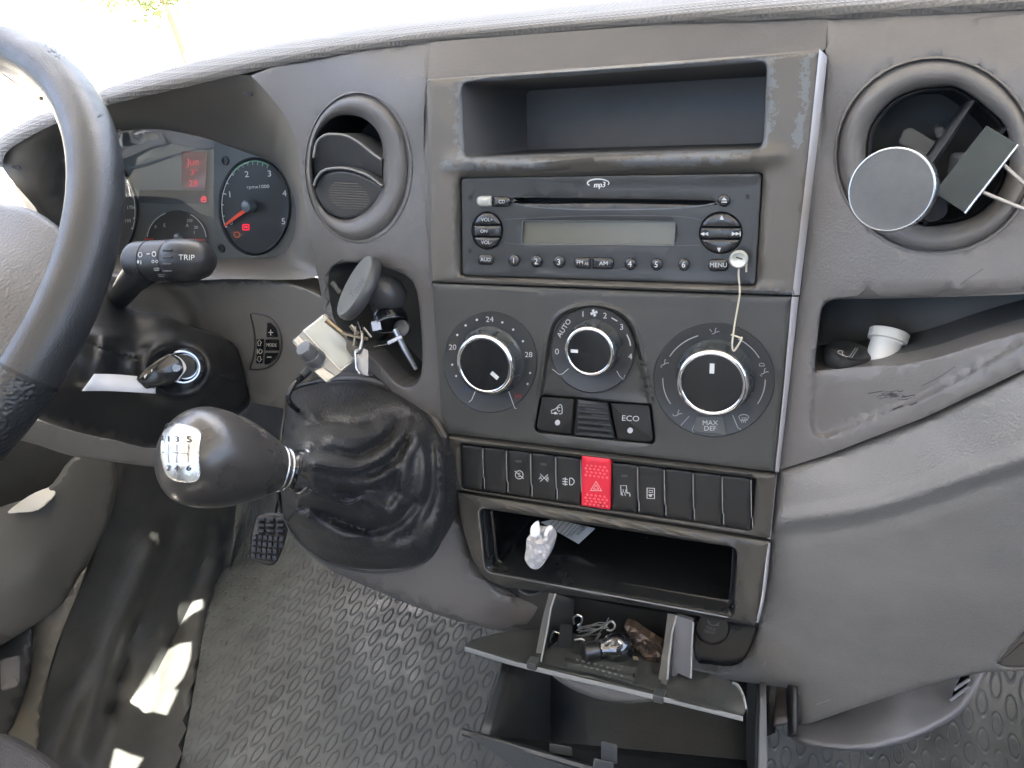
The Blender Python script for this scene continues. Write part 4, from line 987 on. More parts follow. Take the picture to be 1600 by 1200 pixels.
v, f = loftg(rg, closed=False); o = obj('tape_loop', subd and v, f, M_paper, None, tag=('small white tape loop round the key at the ignition lock', 'tape')); o.modifiers.new('thick', 'SOLIDIFY').thickness = .0003; subd(o, 2)

# ================================================================== steering wheel
cw = c2w; sw = thing('steering_wheel', 'worn black leather steering wheel with textured grip and grey airbag pad', 'steering wheel', CAM + cw((-.468, -.078, .52)))
C0 = np.array((-.4679, -.0777, .5197)); nn_ = np.array((-.2948, -.4388, -1.1998)); nn_ /= np.linalg.norm(nn_)
uu = np.cross(nn_, (0, 1, 0)); uu /= np.linalg.norm(uu); vv_ = np.cross(nn_, uu)
def wp3(a, r=.2, h=0): q = C0 + r * (math.cos(a) * uu + math.sin(a) * vv_) + nn_ * h; return CAM + cw(q)
def wpx(a): return proj(wp3(a))[:2]
ang = np.linspace(0, 2 * math.pi, 145)[:-1]
# grip insert: the part of the rim below py 580 on the visible side
vis = [a for a in ang if wpx(a)[0] > -120 and proj(wp3(a))[2] > .1]
a_g = min(vis, key=lambda a: abs(wpx(a)[1] - 590) + (1e3 if wpx(a)[0] < 0 else 0))
sgn = 1 if wpx(a_g + .1)[1] > wpx(a_g)[1] else -1
RM = .0176
def rimseg(a0, a1, n, r=RM, m=None, name='rim'):
    rg = []
    for i in range(n + 1):
        a = a0 + (a1 - a0) * i / n; c = wp3(a); rad = (wp3(a) - wp3(a, 0)).normalized(); nrm = cw(nn_).normalized()
        rg.append([c + (rad * math.cos(b) * .92 + nrm * math.sin(b) * 1.06) * r * (1 + .03 * math.cos(2 * b)) for b in np.linspace(0, 2 * math.pi, 29)[:-1]])
    v, f = loftg(rg, True, True); return obj(name, v, f, m or M_wheel, sw, sharp=60)
rimseg(a_g + sgn * .02 - sgn * 2 * math.pi + sgn * 1.1, a_g, 110)
rimseg(a_g, a_g + sgn * .012, 2, RM * 1.0, M_dark, 'seam')
M_grip = mat('perforated grip', (.016,.018,.02), .35, bump=(420,.0009,'grain'), rvary=.1)
rimseg(a_g + sgn * .012, a_g + sgn * 1.12, 24, RM * 1.03, M_grip, 'grip_insert')
# small nicks on the rim
rimo = [o for o in sw.children if o.name.startswith('rim')][0]; rd = bvh_d(rimo)
nk = []
rnd = random.Random(5)
for i in range(26):
    x = 82 + rnd.gauss(0, 1) * 9 + 0; y = 80 + (x - 82) * .55 + rnd.gauss(0, 3); nk.append(('p', ell(x, y, rnd.uniform(.5,1.4), rnd.uniform(.3,.7), 6, rnd.uniform(0,60))))
letters('nick', [('p', [(152,182),(156,178.5),(161,179),(156,182)])], lambda x, y: rd(x, y) - .0001, M_dark, sw)
letters('nick', nk, lambda x, y: rd(x, y) - .0001, M_dark, sw)
# airbag pad
tpad = rbf([(-60,300,.60),(0,318,.585),(40,327,.572),(80,348,.562),(105,380,.555),(95,440,.54),(60,500,.525),(20,560,.515),(-60,600,.51),(-40,440,.525),(20,430,.535)])
sheet('airbag_pad', cr([(-160,300),(-80,302),(0,317),(40,324),(80,345),(112,378),(120,420),(100,470),(60,520),(30,558),(-10,568),(-90,580),(-180,580)], 4, True), [], tpad, mat('airbag pad', (.085,.085,.088), .5, bump=(520,.0006,'grain'), vary=.06), sw, grid=14, er=10, eh=.014, skirt=.05, point=PT)
sheet('spoke', cr([(-120,560),(0,560),(30,555),(60,560),(80,590),(40,640),(-20,640),(-120,650)], 3, True), [], lambda x, y: .54, M_dark, sw, grid=16, er=8, eh=.01, skirt=.03, point=PT)

# ================================================================== gear lever
gv = thing('gear_lever', 'black gear lever with polished shift pattern badge over a creased leather gaiter', 'gear lever', P(580, 880, .41))
kA, kB = PT(440, 734, .448), PT(262, 704, .405); kax = (kB - kA); kl = kax.length; kax.normalize()
prof = [(.0005,-.1),(.0108,-.03),(.0122,.0),(.0148,.06),(.0188,.17),(.0235,.34),(.0265,.5),(.0278,.64),(.0277,.74),(.0262,.84),(.0226,.93),(.0170,1.0),(.0110,1.045),(.0050,1.065),(.0001,1.07)]
pr = cr([(r * 1.02, h * kl) for r, h in prof], 3)
knob = latho('knob', kA, kax, [(abs(q[0]), q[1]) for q in pr], mat('gear knob', (.036,.034,.032), .30, rvary=.08, coat=.15, bump=(180,.00012,'noise'), vary=.15), gv, n=72, sharp=180)
kd = bvh_d(knob)
bp_ = cr([(261,661),(276,660.5),(296,664),(311,671),(315,681),(312,700),(312,722),(314,740),(308,752),(294,755),(276,752.5),(262,745),(254,730),(250,706),(252,684),(256,670)], 3, True)
M_bdg = mat('satin badge', (.55,.55,.53), .27, metal=.85, bump=(500,.00005,'noise'), rvary=.06)
rg = [[P(q[0], q[1], kd(*q) + z) for q in shr(bp_, i)] for i, z in ((0,.001),(.3,-.0006),(1.2,-.0008),(2.2,-.0003),(5,-.0003),(10,-.0003),(16,-.0003),(22,-.0003),(28,-.0003))]
bdg = lofto('badge', rg, M_bdg, knob, cap1=True, sharp=60)
kd2 = bvh_d(bdg); M_eng = mat('engraving', (.035,.035,.035), .5)
its = [('t','R',254,684.5,8,0,.55),('t','1',262.8,685.5,9.5,0,.9),('t','3',275.8,685.6,9.5,0,1.15),('t','5',295,685.6,9.8,0,1.35),('t','2',262.6,731,8.5,2,1.0),('t','4',275.5,732,8.5,2,1.1),('t','6',294.5,731,9.5,2,1.2),
       ('l',[(253,706.5),(275,707.5),(294,709)],1.3)] + [('l',[(x,693),(x+.6,700),(x-.2,708),(x+.4,723)],1.3) for x in (262.3,275,293.5)]
letters('shift_pattern', its, lambda x, y: kd2(x, y) - .00015, M_eng, bdg, bold=.35)
# neck of the lever: chrome rings
cA = PT(427, 731, .4445); cB = PT(492, 738, .462); ca = (cB - cA); cl_ = ca.length; ca.normalize()
latho('collar', cA, ca, [(.0118,0),(.0134,.001),(.0136,.004),(.0128,.0055),(.0112,.006),(.0108,cl_*.45),(.0125,cl_*.5),(.0135,cl_*.62),(.0128,cl_*.78),(.0135,cl_*.95),(.012,cl_*1.1)], M_black, gv, n=44, sharp=60)
for s, r in ((.10,.0141),(.24,.0128),(.62,.0140)): 
    latho('chrome_ring', cA + ca * cl_ * s, ca, [(r-.001,0),(r,.0005),(r+.0003,.0012),(r,.002),(r-.001,.0025)], M_chrome2, gv, n=44, sharp=180, caps=False)

# console skin round the lever
con = rbf([(700,660,.452),(713,770,.449),(740,870,.455),(800,935,.46),(790,985,.465),(700,965,.445),(600,925,.43),(500,875,.425),(600,700,.415),(690,720,.435),(450,620,.46),(440,780,.435),(560,600,.455),(640,640,.452)])
outer = cr([(452,622),(500,592),(560,585),(620,600),(690,655)], 4) + [(702,680),(713,770),(722,820),(738,872),(762,905),(800,930),(845,945),(845,990)] + cr([(790,988),(700,966),(600,928),(500,880),(452,830),(436,780),(438,700)], 4)
sheet('console_skin', outer, [], con, M_dash, dash, grid=14, er=6, eh=.006, skirt=.05, sharp=60)
# gaiter
def cb(X, Y): return (220 + X / 3.333, 580 + Y / 3.333)
base = cr([(455,612),(500,598),(560,596),(612,612),(655,640),(688,682),(700,740),(696,800),(684,850),(660,878),(620,890),(570,891),(515,878),(472,848),(446,810),(437,762),(440,700),(446,650)], 4, True)
hood = rbf([(455,612,.45),(500,598,.455),(560,596,.452),(612,612,.447),(655,640,.440),(688,682,.432),(700,740,.427),(696,800,.425),(684,850,.426),(660,878,.428),(620,890,.428),(570,891,.425),(515,878,.42),(472,848,.418),(446,810,.415),(437,762,.39),(440,700,.40),(446,650,.425),
            (462,735,.322),(480,715,.324),(480,758,.324),(500,735,.324),(500,705,.334),(500,768,.334),(530,735,.345),(540,700,.360),(540,760,.358),(560,650,.41),(620,700,.40),(640,780,.398),(600,850,.402),(530,850,.395),(500,800,.368),(500,650,.400),(500,690,.354),(660,740,.402),(665,820,.404),(470,680,.362),(465,790,.356)])
RDGS = [([(800,400),(850,355),(950,340),(1060,335),(1160,330),(1260,300)],9,.0085),([(790,170),(870,200),(920,270),(1000,320)],7,.004),
        ([(905,480),(1000,500),(1110,505),(1210,470),(1310,390),(1390,290)],10,.010),([(1545,400),(1570,560),(1560,740),(1510,880)],13,.008),
        ([(1000,600),(1120,590),(1260,560),(1370,470),(1440,330)],9,.008),([(860,620),(1000,660),(1090,680),(1160,650),(1230,690),(1310,745)],8,.009),
        ([(1370,500),(1350,600),(1330,700)],8,.006),([(760,740),(900,790),(1050,860),(1150,855)],10,.008),([(830,880),(1000,930),(1200,960),(1400,930)],16,.006),([(1430,330),(1470,430),(1480,560),(1440,680),(1370,760)],9,.006),
        ([(900,560),(1040,570),(1200,590),(1290,520)],8,.005),([(740,240),(800,300),(790,380)],10,.005)]
VALS = [([(800,310),(900,285),(1000,270),(1100,285),(1200,270)],10,.011),([(905,425),(1010,420),(1100,440),(1200,410),(1290,350),(1350,260)],7,.010),([(1250,235),(1330,225),(1420,240)],9,.005),
        ([(850,700),(950,730),(1080,790),(1200,830),(1340,780),(1430,690)],8,.014),([(1335,640),(1325,560),(1360,490)],7,.008),([(1010,620),(1100,640),(1190,610),(1300,540)],5,.006),([(1520,330),(1515,500),(1500,650),(1420,830),(1340,870)],7,.006),
        ([(700,640),(800,700),(840,710)],6,.008),([(800,470),(860,530),(870,600)],6,.005),([(1180,520),(1290,480),(1370,380),(1410,290)],6,.007)]
RDGS = [(cr([cb(*q) for q in p], 4), w, a) for p, w, a in RDGS]; VALS = [(cr([cb(*q) for q in p], 4), w, a) for p, w, a in VALS]
def gait(x, y):
    d = hood(x, y)
    for p, w, a in RDGS: m = segdist((x, y), p, False); d -= a * (.75 * math.exp(-(m / w / 1.2) ** 2) + .4 * math.exp(-math.sqrt(m * m + 6) / w * 1.5))
    for p, w, a in VALS: m = segdist((x, y), p, False); d += a * (.75 * math.exp(-(m / w / 1.2) ** 2) + .35 * math.exp(-math.sqrt(m * m + 6) / w * 1.5))
    d += .0006 * noise.noise(Vector((x / 28, y / 28, 1.7)))
    return d
gt = sheet('gaiter', base, [], gait, M_leather, gv, grid=4.5, er=9, eh=.010, skirt=.03, sharp=180)
gd = bvh_d(gt)
tubeo('base_collar', [P(q[0], q[1], (con(*q) if q[0] > 480 or q[1] > 790 else hood(*q) + .004)) for q in off(base, -1.5) + [off(base, -1.5)[0]]], .0013, M_blk, gv, n=8)
for p in ([(905,480),(1000,498),(1110,503),(1190,478)], [(860,612),(1000,655),(1080,680),(1160,648),(1230,690),(1310,745)], [(790,175),(860,235),(930,280)], [(1240,200),(1290,240),(1340,300),(1400,380)], [(1390,840),(1410,900),(1450,950)], [(760,770),(800,730),(850,705)]):
    for k in (0, 4):
        q = [cb(*z) for z in p]; q = cr([(a, b + k) for a, b in q], 8); tubeo('seam', [P(z[0], z[1], gd(z[0], z[1]) + .0001) for z in q], .0006, M_leather, gt, n=6)
tubeo('gaiter_sleeve', [PT(462, 735, .452), PT(480, 737, .455), PT(490, 737, .458)], [.0115, .0122, .0126], M_leather, gv, n=32)
# ================================================================== phone holder in the left pocket
camd = lambda x, y, z: c2w((x, y, z)).normalized()
ph = thing('phone_holder', 'grey oval magnetic phone holder with embossed lettering under the left vent', 'phone holder', PT(600, 500, .55))
nn2 = camd(-.78, -.405, -.47); sd2 = camd(.46, -.89, 0)
c = PT(555, 447, .525)
latho('rim', c, nn2, [(.0205,-.0085),(.0238,-.007),(.0250,-.004),(.0248,-.001),(.0240,.0004)], mat('holder rim', (.05,.053,.058), .35), ph, n=56, side=sd2, sharp=60)
fc = latho('face_pad', c, nn2, [(.0240,.0),(.0236,.0010),(.015,.0012),(.0001,.0012)], mat('holder rubber', (.10,.108,.108), .6, bump=(1200,.0001,'grain')), ph, n=56, side=sd2)
fd = bvh_d(fc)
letters('embossed_lettering', [('t','Yosee',557,450,11,-55,.9)], lambda x, y: fd(x, y) - .0001, mat('embossed grey', (.05,.055,.06), .6), fc, shear=.25)
c2_ = PT(603, 458, .55); mbk = MATS['holder rim']
latho('ball_joint', c2_, nn2, [(.0001,-.014),(.009,-.013),(.0130,-.006),(.0135,.0),(.0125,.006),(.009,.012)], mbk, ph, n=28)
tubeo('arm', [c2_ - nn2 * .006, PT(606, 490, .57), PT(590, 520, .585)], [.010,.009,.008], M_blk, ph, n=14)
# clamp with bright ring and lever
cc = PT(609, 499, .555)
latho('clamp_ring', cc, camd(.25, .95, -.35), [(.0128,-.004),(.0132,-.003),(.0132,.003),(.0125,.0042)], M_black, ph, n=36)
latho('chrome_band', cc + camd(.25,.95,-.35) * .0045, camd(.25, .95, -.35), [(.0128,-.0006),(.0133,.0),(.0128,.0006)], M_chrome2, ph, n=36, caps=False)
v, f = boxg(PT(588, 509, .545), camd(.93, -.2, .1) * .0033, camd(.2, .95, 0) * .0036, camd(0, 0, 1) * .0012); bevel(obj('white_tab', v, f, mat('white plastic', (.62,.64,.75), .4), ph), .0006)
latho('pivot_wheel', PT(628, 513, .548), camd(-.2,-.1,-.97), [(.0062,-.003),(.0062,.001),(.005,.002),(.002,.0022),(.0001,.0022)], mbk, ph, n=24)
tubeo('lever_rod', [PT(617, 514, .545), PT(632, 545, .548), PT(650, 577, .552)], [.0020,.0023,.0016], M_chrome2, ph, n=8)
tubeo('lever_rod', [PT(606, 536, .545), PT(628, 526, .545)], [.0014,.0014], MATS['white plastic'], ph, n=8)
tubeo('wire_bar', [PT(584, 542, .55), PT(606, 538, .55)], .0006, M_chrome2, ph, n=6)
tubeo('wire_bar', [PT(519, 441, .56), PT(532, 458, .56)], .0020, mbk, ph, n=8)
for a, b in (((592,470),(604,478)), ((604,486),(612,492))): tubeo('joint_screw', [PT(*a, .54), PT(*b, .545)], .0011, M_chrome2, ph, n=8)

# ---- bunch of keys
ks = thing('key_bunch', 'keys and a flat metal fob hanging from a ring beside the gear gaiter', 'keys', PT(564, 590, .53))
tubeo('key_ring', [PT(x, y, t) for x, y, t in cr([(560,503,.53),(565,515,.525),(566,530,.522),(563,545,.52),(559,552,.522)], 4)], .0011, M_chrome2, ks, n=8)
fo = rr([(553,546),(566,543),(576,547),(576,588),(562,585),(556,576)], [5,3,3,2,4,5], 3)
rg = [[PT(q[0], q[1], .523 + z) for q in off(fo, i)] for i, z in ((.4,.0014),(0,.001),(0,.0),(.7,-.0004))]
v, f = loftg(rg, True, True); fb = obj('fob', v, f, mat('tarnished steel', (.22,.22,.22), .3, metal=.8, vary=.4, rvary=.1), ks, sharp=50)
v, f = tubeg([PT(x, y, .5222) for x, y in ((555,548),(556,575),(562,584.5))], .0006, 6); obj('bright_edge', v, f, M_chrome2, fb)
for a, b, r in (((534,520),(575,530),.0014), ((510,500),(542,526),.0022), ((548,508),(560,522),.0016), ((568,512),(580,527),.0010), ((556,510),(553,540),.0010)):
    tubeo('key_shank', [PT(*a, .528), PT(*b, .53)], r, mat('old brass', (.28,.23,.16), .3, metal=.8), ks, n=8)
v, f = loftg([[PT(q[0], q[1], .536 + z) for q in rr([(541,531),(560,534),(568,552),(552,560),(541,545)], 3)] for z in (.004, .0)], cap1=True); obj('key_head', v, f, M_black, ks)

# ---- small FM transmitter box
bx = thing('transmitter_box', 'silver-faced electronic box with round knob and bright screen beside the gaiter', 'electronic device', PT(505, 590, .54))
ft = lambda x, y: .545 + (x - 505) * .00008 - (y - 545) * .00012
cs_ = rr([(508,488),(455,533),(511,600),(566,556)], 5, 3)
rg = [[PT(q[0], q[1], ft(*q) + z) for q in off(cs_, i)] for i, z in ((1,.016),(0,.015),(0,.001),(1.2,0),(2,0))]
v, f = loftg(rg, True, True); obj('case', v, f, mat('silver case', (.30,.31,.31), .3, metal=.3, rvary=.05), bx, sharp=40)
def onbox(name, pts, z, r, m, h=.0012):
    p_ = rr(pts, r, 3); rg = [[PT(q[0], q[1], ft(*q) - z + k) for q in off(p_, i)] for i, k in ((0,h),(0,.0001),(.8,-.0002),(3,-.0002))]
    v, f = loftg(rg, True, True); return obj(name, v, f, m, bx, sharp=40)
onbox('screen', [(505,494),(476,517),(532,577),(560,556)], .0006, 2, mat('glossy screen', (.42,.45,.44), .12, spec=.8, vary=.15))
onbox('screen_frame', [(506,491),(472,518),(532,581),(563,556)], .0002, 2, M_chrome2)
onbox('button', [(467,524),(459,533),(470,546),(479,537)], .0008, 2, M_chrome2)
onbox('button', [(503,572),(490,580),(510,598),(524,587)], .0008, 2, M_chrome2)
v, f = boxg(PT(545,600,.56), camd(1,0,0)*.001, camd(0,1,0)*.001, camd(0,0,1)*.001)
kc = PT(488, 556, .532); 
latho('dial_knob', PT(490, 558, .541), camd(-.42,-.52,-.74), [(.0075,-.004),(.0075,.003),(.0072,.0035),(.0068,.0035),(.0063,.011),(.0056,.0125),(.0001,.013)], mat('grey knob', (.12,.125,.13), .3, metal=.3), bx, n=32, sharp=50)
tubeo('cable', [PT(x, y, t) for x, y, t in cr([(483,578,.545),(474,588,.542),(463,597,.535),(453,610,.53),(450,622,.53),(455,632,.535),(470,645,.56)], 5)], .0021, M_black, bx, n=10)
tubeo('cable_boot', [PT(482,578,.543), PT(472,588,.54)], .0032, M_blk, bx, n=12)

# ================================================================== pin with thread on the radio
pn = thing('push_pin', 'clear round-headed pin at the radio corner with a long cream thread hanging down', 'pin', P(1154, 405, D0 - .004))
mgl = mat('clear plastic', (.45,.47,.44), .12, spec=.8, vary=.6)
latho('pin_head', P(1155,404,D0-.0035), -NV, [(.0045,0),(.0052,.001),(.0052,.003),(.0042,.0045),(.003,.0035),(.0001,.003)], mgl, pn, n=24)
tubeo('cross_mark', [P(1150,402,D0-.0085), P(1160,405,D0-.0085)], .0004, M_blk, pn, n=6)
M_thread = mat('cream thread', (.50,.47,.38), .8)
th_ = [(1155,413),(1154,430),(1156,455),(1153,478),(1149,500),(1146,520),(1144,540),(1147,548),(1156,535),(1159,527)]
tubeo('thread', [P(x, y, D0 - .0035 - (.012 if y > 500 else 0) * min(1, (y - 500) / 30 if y > 500 else 0)) for x, y in cr(th_, 5)], .00055, M_thread, pn, n=6)
tubeo('thread', [P(x, y, D0 - .004) for x, y in cr([(1160,408),(1166,409),(1166,418),(1166,425)], 4)], .00055, M_thread, pn, n=6)
tubeo('thread', [P(x, y, D0 - .015) for x, y in cr([(1142,523),(1152,526),(1159,529)], 4)], .0005, M_thread, pn, n=6)

# ================================================================== lighter plug and white tube in the right pocket
lp_ = thing('lighter_plug', 'black round cigarette lighter plug lying in the right-hand pocket', 'cigarette lighter', P(1326, 575, .46))
axl = camd(.03, -.82, -.50); c = P(1326, 551, .462)
lb = latho('body', c, axl, [(.0115,-.008),(.0128,-.006),(.0134,-.002),(.0128,.0012),(.0117,.002)], M_blk, lp_, n=40)
lf = latho('face', c, axl, [(.0118,.0018),(.0108,.0022),(.0001,.0024)], M_radio, lp_, n=40)
lfd = bvh_d(lf)
letters('cigarette_symbol', [('l',[(1327,558),(1337,543.5),(1340.5,544),(1331,558.5)],.9,True),('l',cr([(1309,550),(1311,548),(1317,548.5),(1316,553),(1322,557),(1326,556.5)],3),1.1),('l',cr([(1309,551),(1312,552.5),(1318,556)],3),1.0)], lambda x, y: lfd(x, y) - .0002, M_white, lf)
tb = thing('plastic_tube', 'short white plastic tube with flared end leaning in the right-hand pocket', 'plastic tube', P(1375, 568, .46))
pa, pb = P(1373, 574, .462), P(1390, 519, .472)
ax = (pb - pa); L2 = ax.length; ax.normalize()
latho('tube', pa, ax, [(.0085,-.004),(.0086,L2*.72),(.0090,L2*.74),(.0108,L2*.76),(.0110,L2*1.0),(.0104,L2*1.02),(.0092,L2*1.0),(.0088,L2*.7),(.0001,L2*.65)], mat('milky plastic', (.58,.6,.6), .4), tb, n=40, sharp=50)

# ================================================================== crumpled paper and label in the tray
cpx = cr([(829,837),(835,834),(846,835),(855,836),(861,846),(858,862),(850,880),(840,889),(829,887),(820,874),(822,858),(823,842)], 3, True)
def crump(x, y):
    d = .434; m = segdist((x, y), cpx); d -= .007 * min(1, m / 14)
    d += .0050 * noise.noise(Vector((x / 7, y / 9, 3))) + .0060 * abs(noise.noise(Vector((x / 5, y / 12, 9))))
    return d
bw = thing('crumpled_paper', 'crumpled white paper wad hanging at the left of the open tray', 'paper', P(840, 888, .43))
sheet('wad', cpx, [], crump, mat('tissue', (.52,.52,.54), .75), bw, grid=4.6, skirt=.012, smooth=False)
for pts in ([(830,838),(829,826),(833,819),(840,815),(842,822),(843,836)], [(850,836),(853,826),(858,822),(863,824),(862,828),(857,830),(854,838)]):
    sheet('loose_flap', cr(pts, 2, True), [], lambda x, y: .430 + (836 - y) * .0001, M_paper, bw, grid=4, skirt=.0015)
lbl = rr([(845,816),(866,811),(930,826),(904,850)], .5, 1)
v, f = slabg(lbl, D0 + .075, .0003)
lb_ = thing('paper_label', 'grey printed label lying flat inside the open tray, mostly in shadow', 'label', P(900, 848, D0 + .075))
dl = lambda x, y: D0 + .050 - (y - 815) * .0001
sheet('label_sheet', lbl, [], dl, mat('label grey', (.30,.32,.33), .6), lb_, grid=8, skirt=.0005)
letters('lettering', [('t','usgarin',911,828,6,138,1.0),('t','MODANG',900,829,4.2,138,1.0)] + [('l', [(x, y), (x + 20, y - 22)], .8) for x, y in ((885,838),(880,836),(874,834),(867,831),(860,829),(853,827)) ], lambda x, y: dl(x, y) - .0003, M_dark, lb_)

# ================================================================== drawer
dr_ = thing('ashtray_drawer', 'open grey ashtray drawer below the tray, its flap folded down', 'ashtray', P(950, 1100, .41))
M_dr = mat('dusty drawer plastic', (.042,.046,.046), .45, bump=(600,.0001,'noise'), vary=.25, rvary=.1)
dfl = rbf([(727,1012,.395),(825,1040,.393),(1039,1092,.390),(1161,1122,.388),(1166,1098,.397),(1144,1069,.415),(1083,1050,.43),(784,990,.43),(735,1003,.402),(860,1010,.425),(950,1040,.41),(1020,1060,.41)])
flap = cr([(727,1010),(735,1003),(784,990),(860,985)], 3) + [(960,1005),(1060,1035)] + cr([(1083,1050),(1118,1058),(1144,1070),(1160,1092),(1164,1112)], 3) + [(1160,1120),(1039,1091),(825,1040)]
sheet('flap', flap, [], dfl, M_dr, dr_, grid=10, er=0, skirt=.002, wear=None)
M_lip = mat('flap edge', (.24,.25,.25), .4, vary=.2)
a = cr([(726,1010),(825,1039),(1039,1090),(1161,1120)], 6); rg = [[P(q[0], q[1], dfl(*q)) for q in a], [P(q[0], q[1] - .5, dfl(*q) - .0012) for q in a], [P(q[0], q[1] + 6.5, dfl(*q) - .0012) for q in a], [P(q[0], q[1] + 7.5, dfl(*q) + .0008) for q in a], [P(q[0], q[1] + 7.5, dfl(*q) + .012) for q in a]]
lofto('front_lip', rg, M_lip, dr_, closed=False, sharp=40)
a = cr([(1144,1069),(1152,1074),(1160,1090),(1165,1112)], 5); rg = [[P(q[0] + k, q[1] - h_, dfl(*q) - z) for q in a] for k, h_, z in ((0,0,0),(0,4,.001),(3,4,.0005),(3,-6,0))]
lofto('flap_end', rg, M_lip, dr_, closed=False)
def wall3(name, pa, pb, da, db, th, m=M_dr):
    """upright wall between two px curves, with its own depths and thickness along the stack width"""
    a, b = cr(pa, 5), cr(pb, 5); n_ = len(a)
    A = [P(q[0], q[1], da + (db - da) * i / (n_ - 1)) for i, q in enumerate(a)]; B = [P(q[0], q[1], .462 if i < 1 else .46) for i, q in enumerate(b)]
    return lofto(name, [[p for p in B], A, [p + UV * th for p in A], [p + UV * th for p in B]], m, dr_, closed=False, sharp=40)
wall3('side_wall', [(858,926),(848,965),(841,1000),(836,1032),(838,1045)], [(890,935),(888,960),(886,985),(880,1000),(870,1012)], .44, .398, .0042)
wall3('side_wall', [(1043,958),(1038,1000),(1032,1040),(1028,1070),(1030,1088)], [(1060,962),(1062,990),(1064,1010),(1062,1030),(1060,1040)], .44, .394, .0058)
tubeo('wall_highlight', [P(x, y, d_) for x, y, d_ in ((868,928,.4395),(861,950,.430),(855,985,.418),(849,1015,.406),(845,1034,.399))], .0007, M_lip, dr_, n=6)  # pale tubes painted in as highlights on the wall edges
tubeo('wall_highlight', [P(x, y, d_) for x, y, d_ in ((1057,962,.4395),(1050,990,.430),(1045,1030,.412),(1043,1062,.400))], .0007, M_lip, dr_, n=6)
sheet('side_gusset', [(1058,962),(1083,970),(1081,1000),(1079,1060),(1060,1052),(1034,1078),(1042,1020)], [], lambda x, y: .438 - max(0, (y - 965)) * .00020, mat('drawer gusset', (.07,.07,.08), .45), dr_, grid=12, skirt=.003)
mb = MB(); mb.add(*tubeg([P(1083,972,.436), P(1081,1010,.428), P(1079.5,1060,.416)], .0007, 6)); mb.build('gusset_edge', M_lip, dr_)
sheet('drawer_bottom', [(868,1000),(960,1000),(1040,1040),(1028,1080),(930,1058),(845,1036)], [], lambda x, y: dfl(x, y) - .0015, M_dr, dr_, grid=12, skirt=.002)
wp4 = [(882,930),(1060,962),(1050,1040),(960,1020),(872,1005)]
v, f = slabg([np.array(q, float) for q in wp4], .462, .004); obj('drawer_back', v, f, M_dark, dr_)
snf = lambda x, y: dfl(x, y) - .006 + max(0, (1040 + (x - 895) * .22 - y)) * .0002
sheet('snuffer_plate', rr([(880,1026),(975,1050),(992,1052),(990,1069),(950,1058),(878,1042)], 3), [], snf, M_dr, dr_, grid=8, er=2, eh=.001, skirt=.006)
mb = MB()
for i in range(8):
    for j in range(2):
        x, y = 902 + i * 9.3 + j * 4, 1031 + i * 2.4 + j * 8.5; mb.add(*lathg(P(x, y, snf(x, y)), -NV, [(.0011,0),(.0009,.0005),(.0004,.0007)], 10))
mb.build('stud_pattern', mat('drawer stud', (.10,.105,.105), .4), dr_)
for x, y in ((833,1036),(1030,1087)): v, f = boxg(P(x, y, .393), UV*.0035, VV*.0028, NV*.004); bevel(obj('corner_catch', v, f, M_dr, dr_), .0006)
bt_ = cr([(862,1055),(890,1075),(920,1088),(950,1096),(990,1099),(1030,1093),(1030,1080),(950,1060),(862,1040)], 4, True)
sheet('flap_underside', bt_, [], lambda x, y: .408 + (1100 - y) * .0001, M_side, dr_, grid=12, er=8, eh=.008, skirt=.03)
# contents
bc = thing('binder_clip', 'black binder clip with wire handles at the left of the open drawer', 'binder clip', P(884, 1022, .425))
v, f = loftg([R3(rr([(876,974),(894,977),(893,1024),(871,1020)], 2), z) for z in (.436,.424,.4235)], cap1=True); obj('clip_body', v, f, M_blk, bc, sharp=40)
for pts in ([(874,990),(866,987),(861,994),(858,1008),(860,1016),(865,1009),(872,1003)], [(897,975),(896,966),(902,961),(909,965),(908,974),(903,977)], [(898,1000),(910,999),(914,1006),(912,1020),(908,1026),(902,1015)]):
    tubeo('wire_handle', [P(x, y, .424) for x, y in cr(pts, 4)], .0008, M_chrome2, bc, n=8)
lbq = thing('light_bulb', 'clear glass vehicle light bulb lying among wires in the open drawer', 'light bulb', P(965, 1035, .425))
mgb = mat('smoky glass', (.010,.011,.012), .05, spec=1.0, coat=1)
c = P(966, 1010, .425)
latho('globe', c, camd(-.97, .1, -.2), [(.0001,-.0112),(.004,-.0105),(.0078,-.0082),(.0104,-.0045),(.0112,0),(.0104,.0045),(.0085,.0080),(.0062,.011),(.0058,.016)], mgb, lbq, n=36, sharp=180)
latho('base', c + camd(-.97,.1,-.2) * .015, camd(-.97, .1, -.2), [(.0064,0),(.0066,.001),(.0066,.009),(.0072,.0095),(.0072,.0105),(.0064,.011),(.0001,.012)], mat('bulb base', (.05,.05,.052), .3, metal=.7), lbq, n=32, sharp=50)
tubeo('flange_ring', [P(x, y, .4205) for x, y in cr([(938,990),(931,1000),(929,1012),(934,1022),(944,1025),(951,1018)], 4)], .0008, M_chrome2, lbq, n=8)
tubeo('filament', [P(x, y, .412) for x, y in cr([(947,1009),(954,1004),(960,1006),(966,1002),(972,1010),(966,1014)], 4)], .0009, mat('glint wire', (.7,.72,.75), .15, metal=1), lbq, n=6)
wr = thing('wire_bundle', 'tangle of thin metal wires and clips behind the bulb in the drawer', 'wires', P(930, 985, .43))
rnd = random.Random(11)
for i in range(9):
    y0 = 976 + i * 1.9; tubeo('wire', [P(x, y, .428 + .001 * (i % 3)) for x, y in cr([(900 + rnd.random()*6, y0 + rnd.random()*6), (920, y0 + rnd.gauss(0, 2)), (936, y0 - 2 + rnd.gauss(0, 2.5)), (946 + rnd.random()*6, 976 + rnd.gauss(0, 4))], 4)], .00035, mat('tin wire', (.3,.3,.29), .35, metal=.8), wr, n=5)
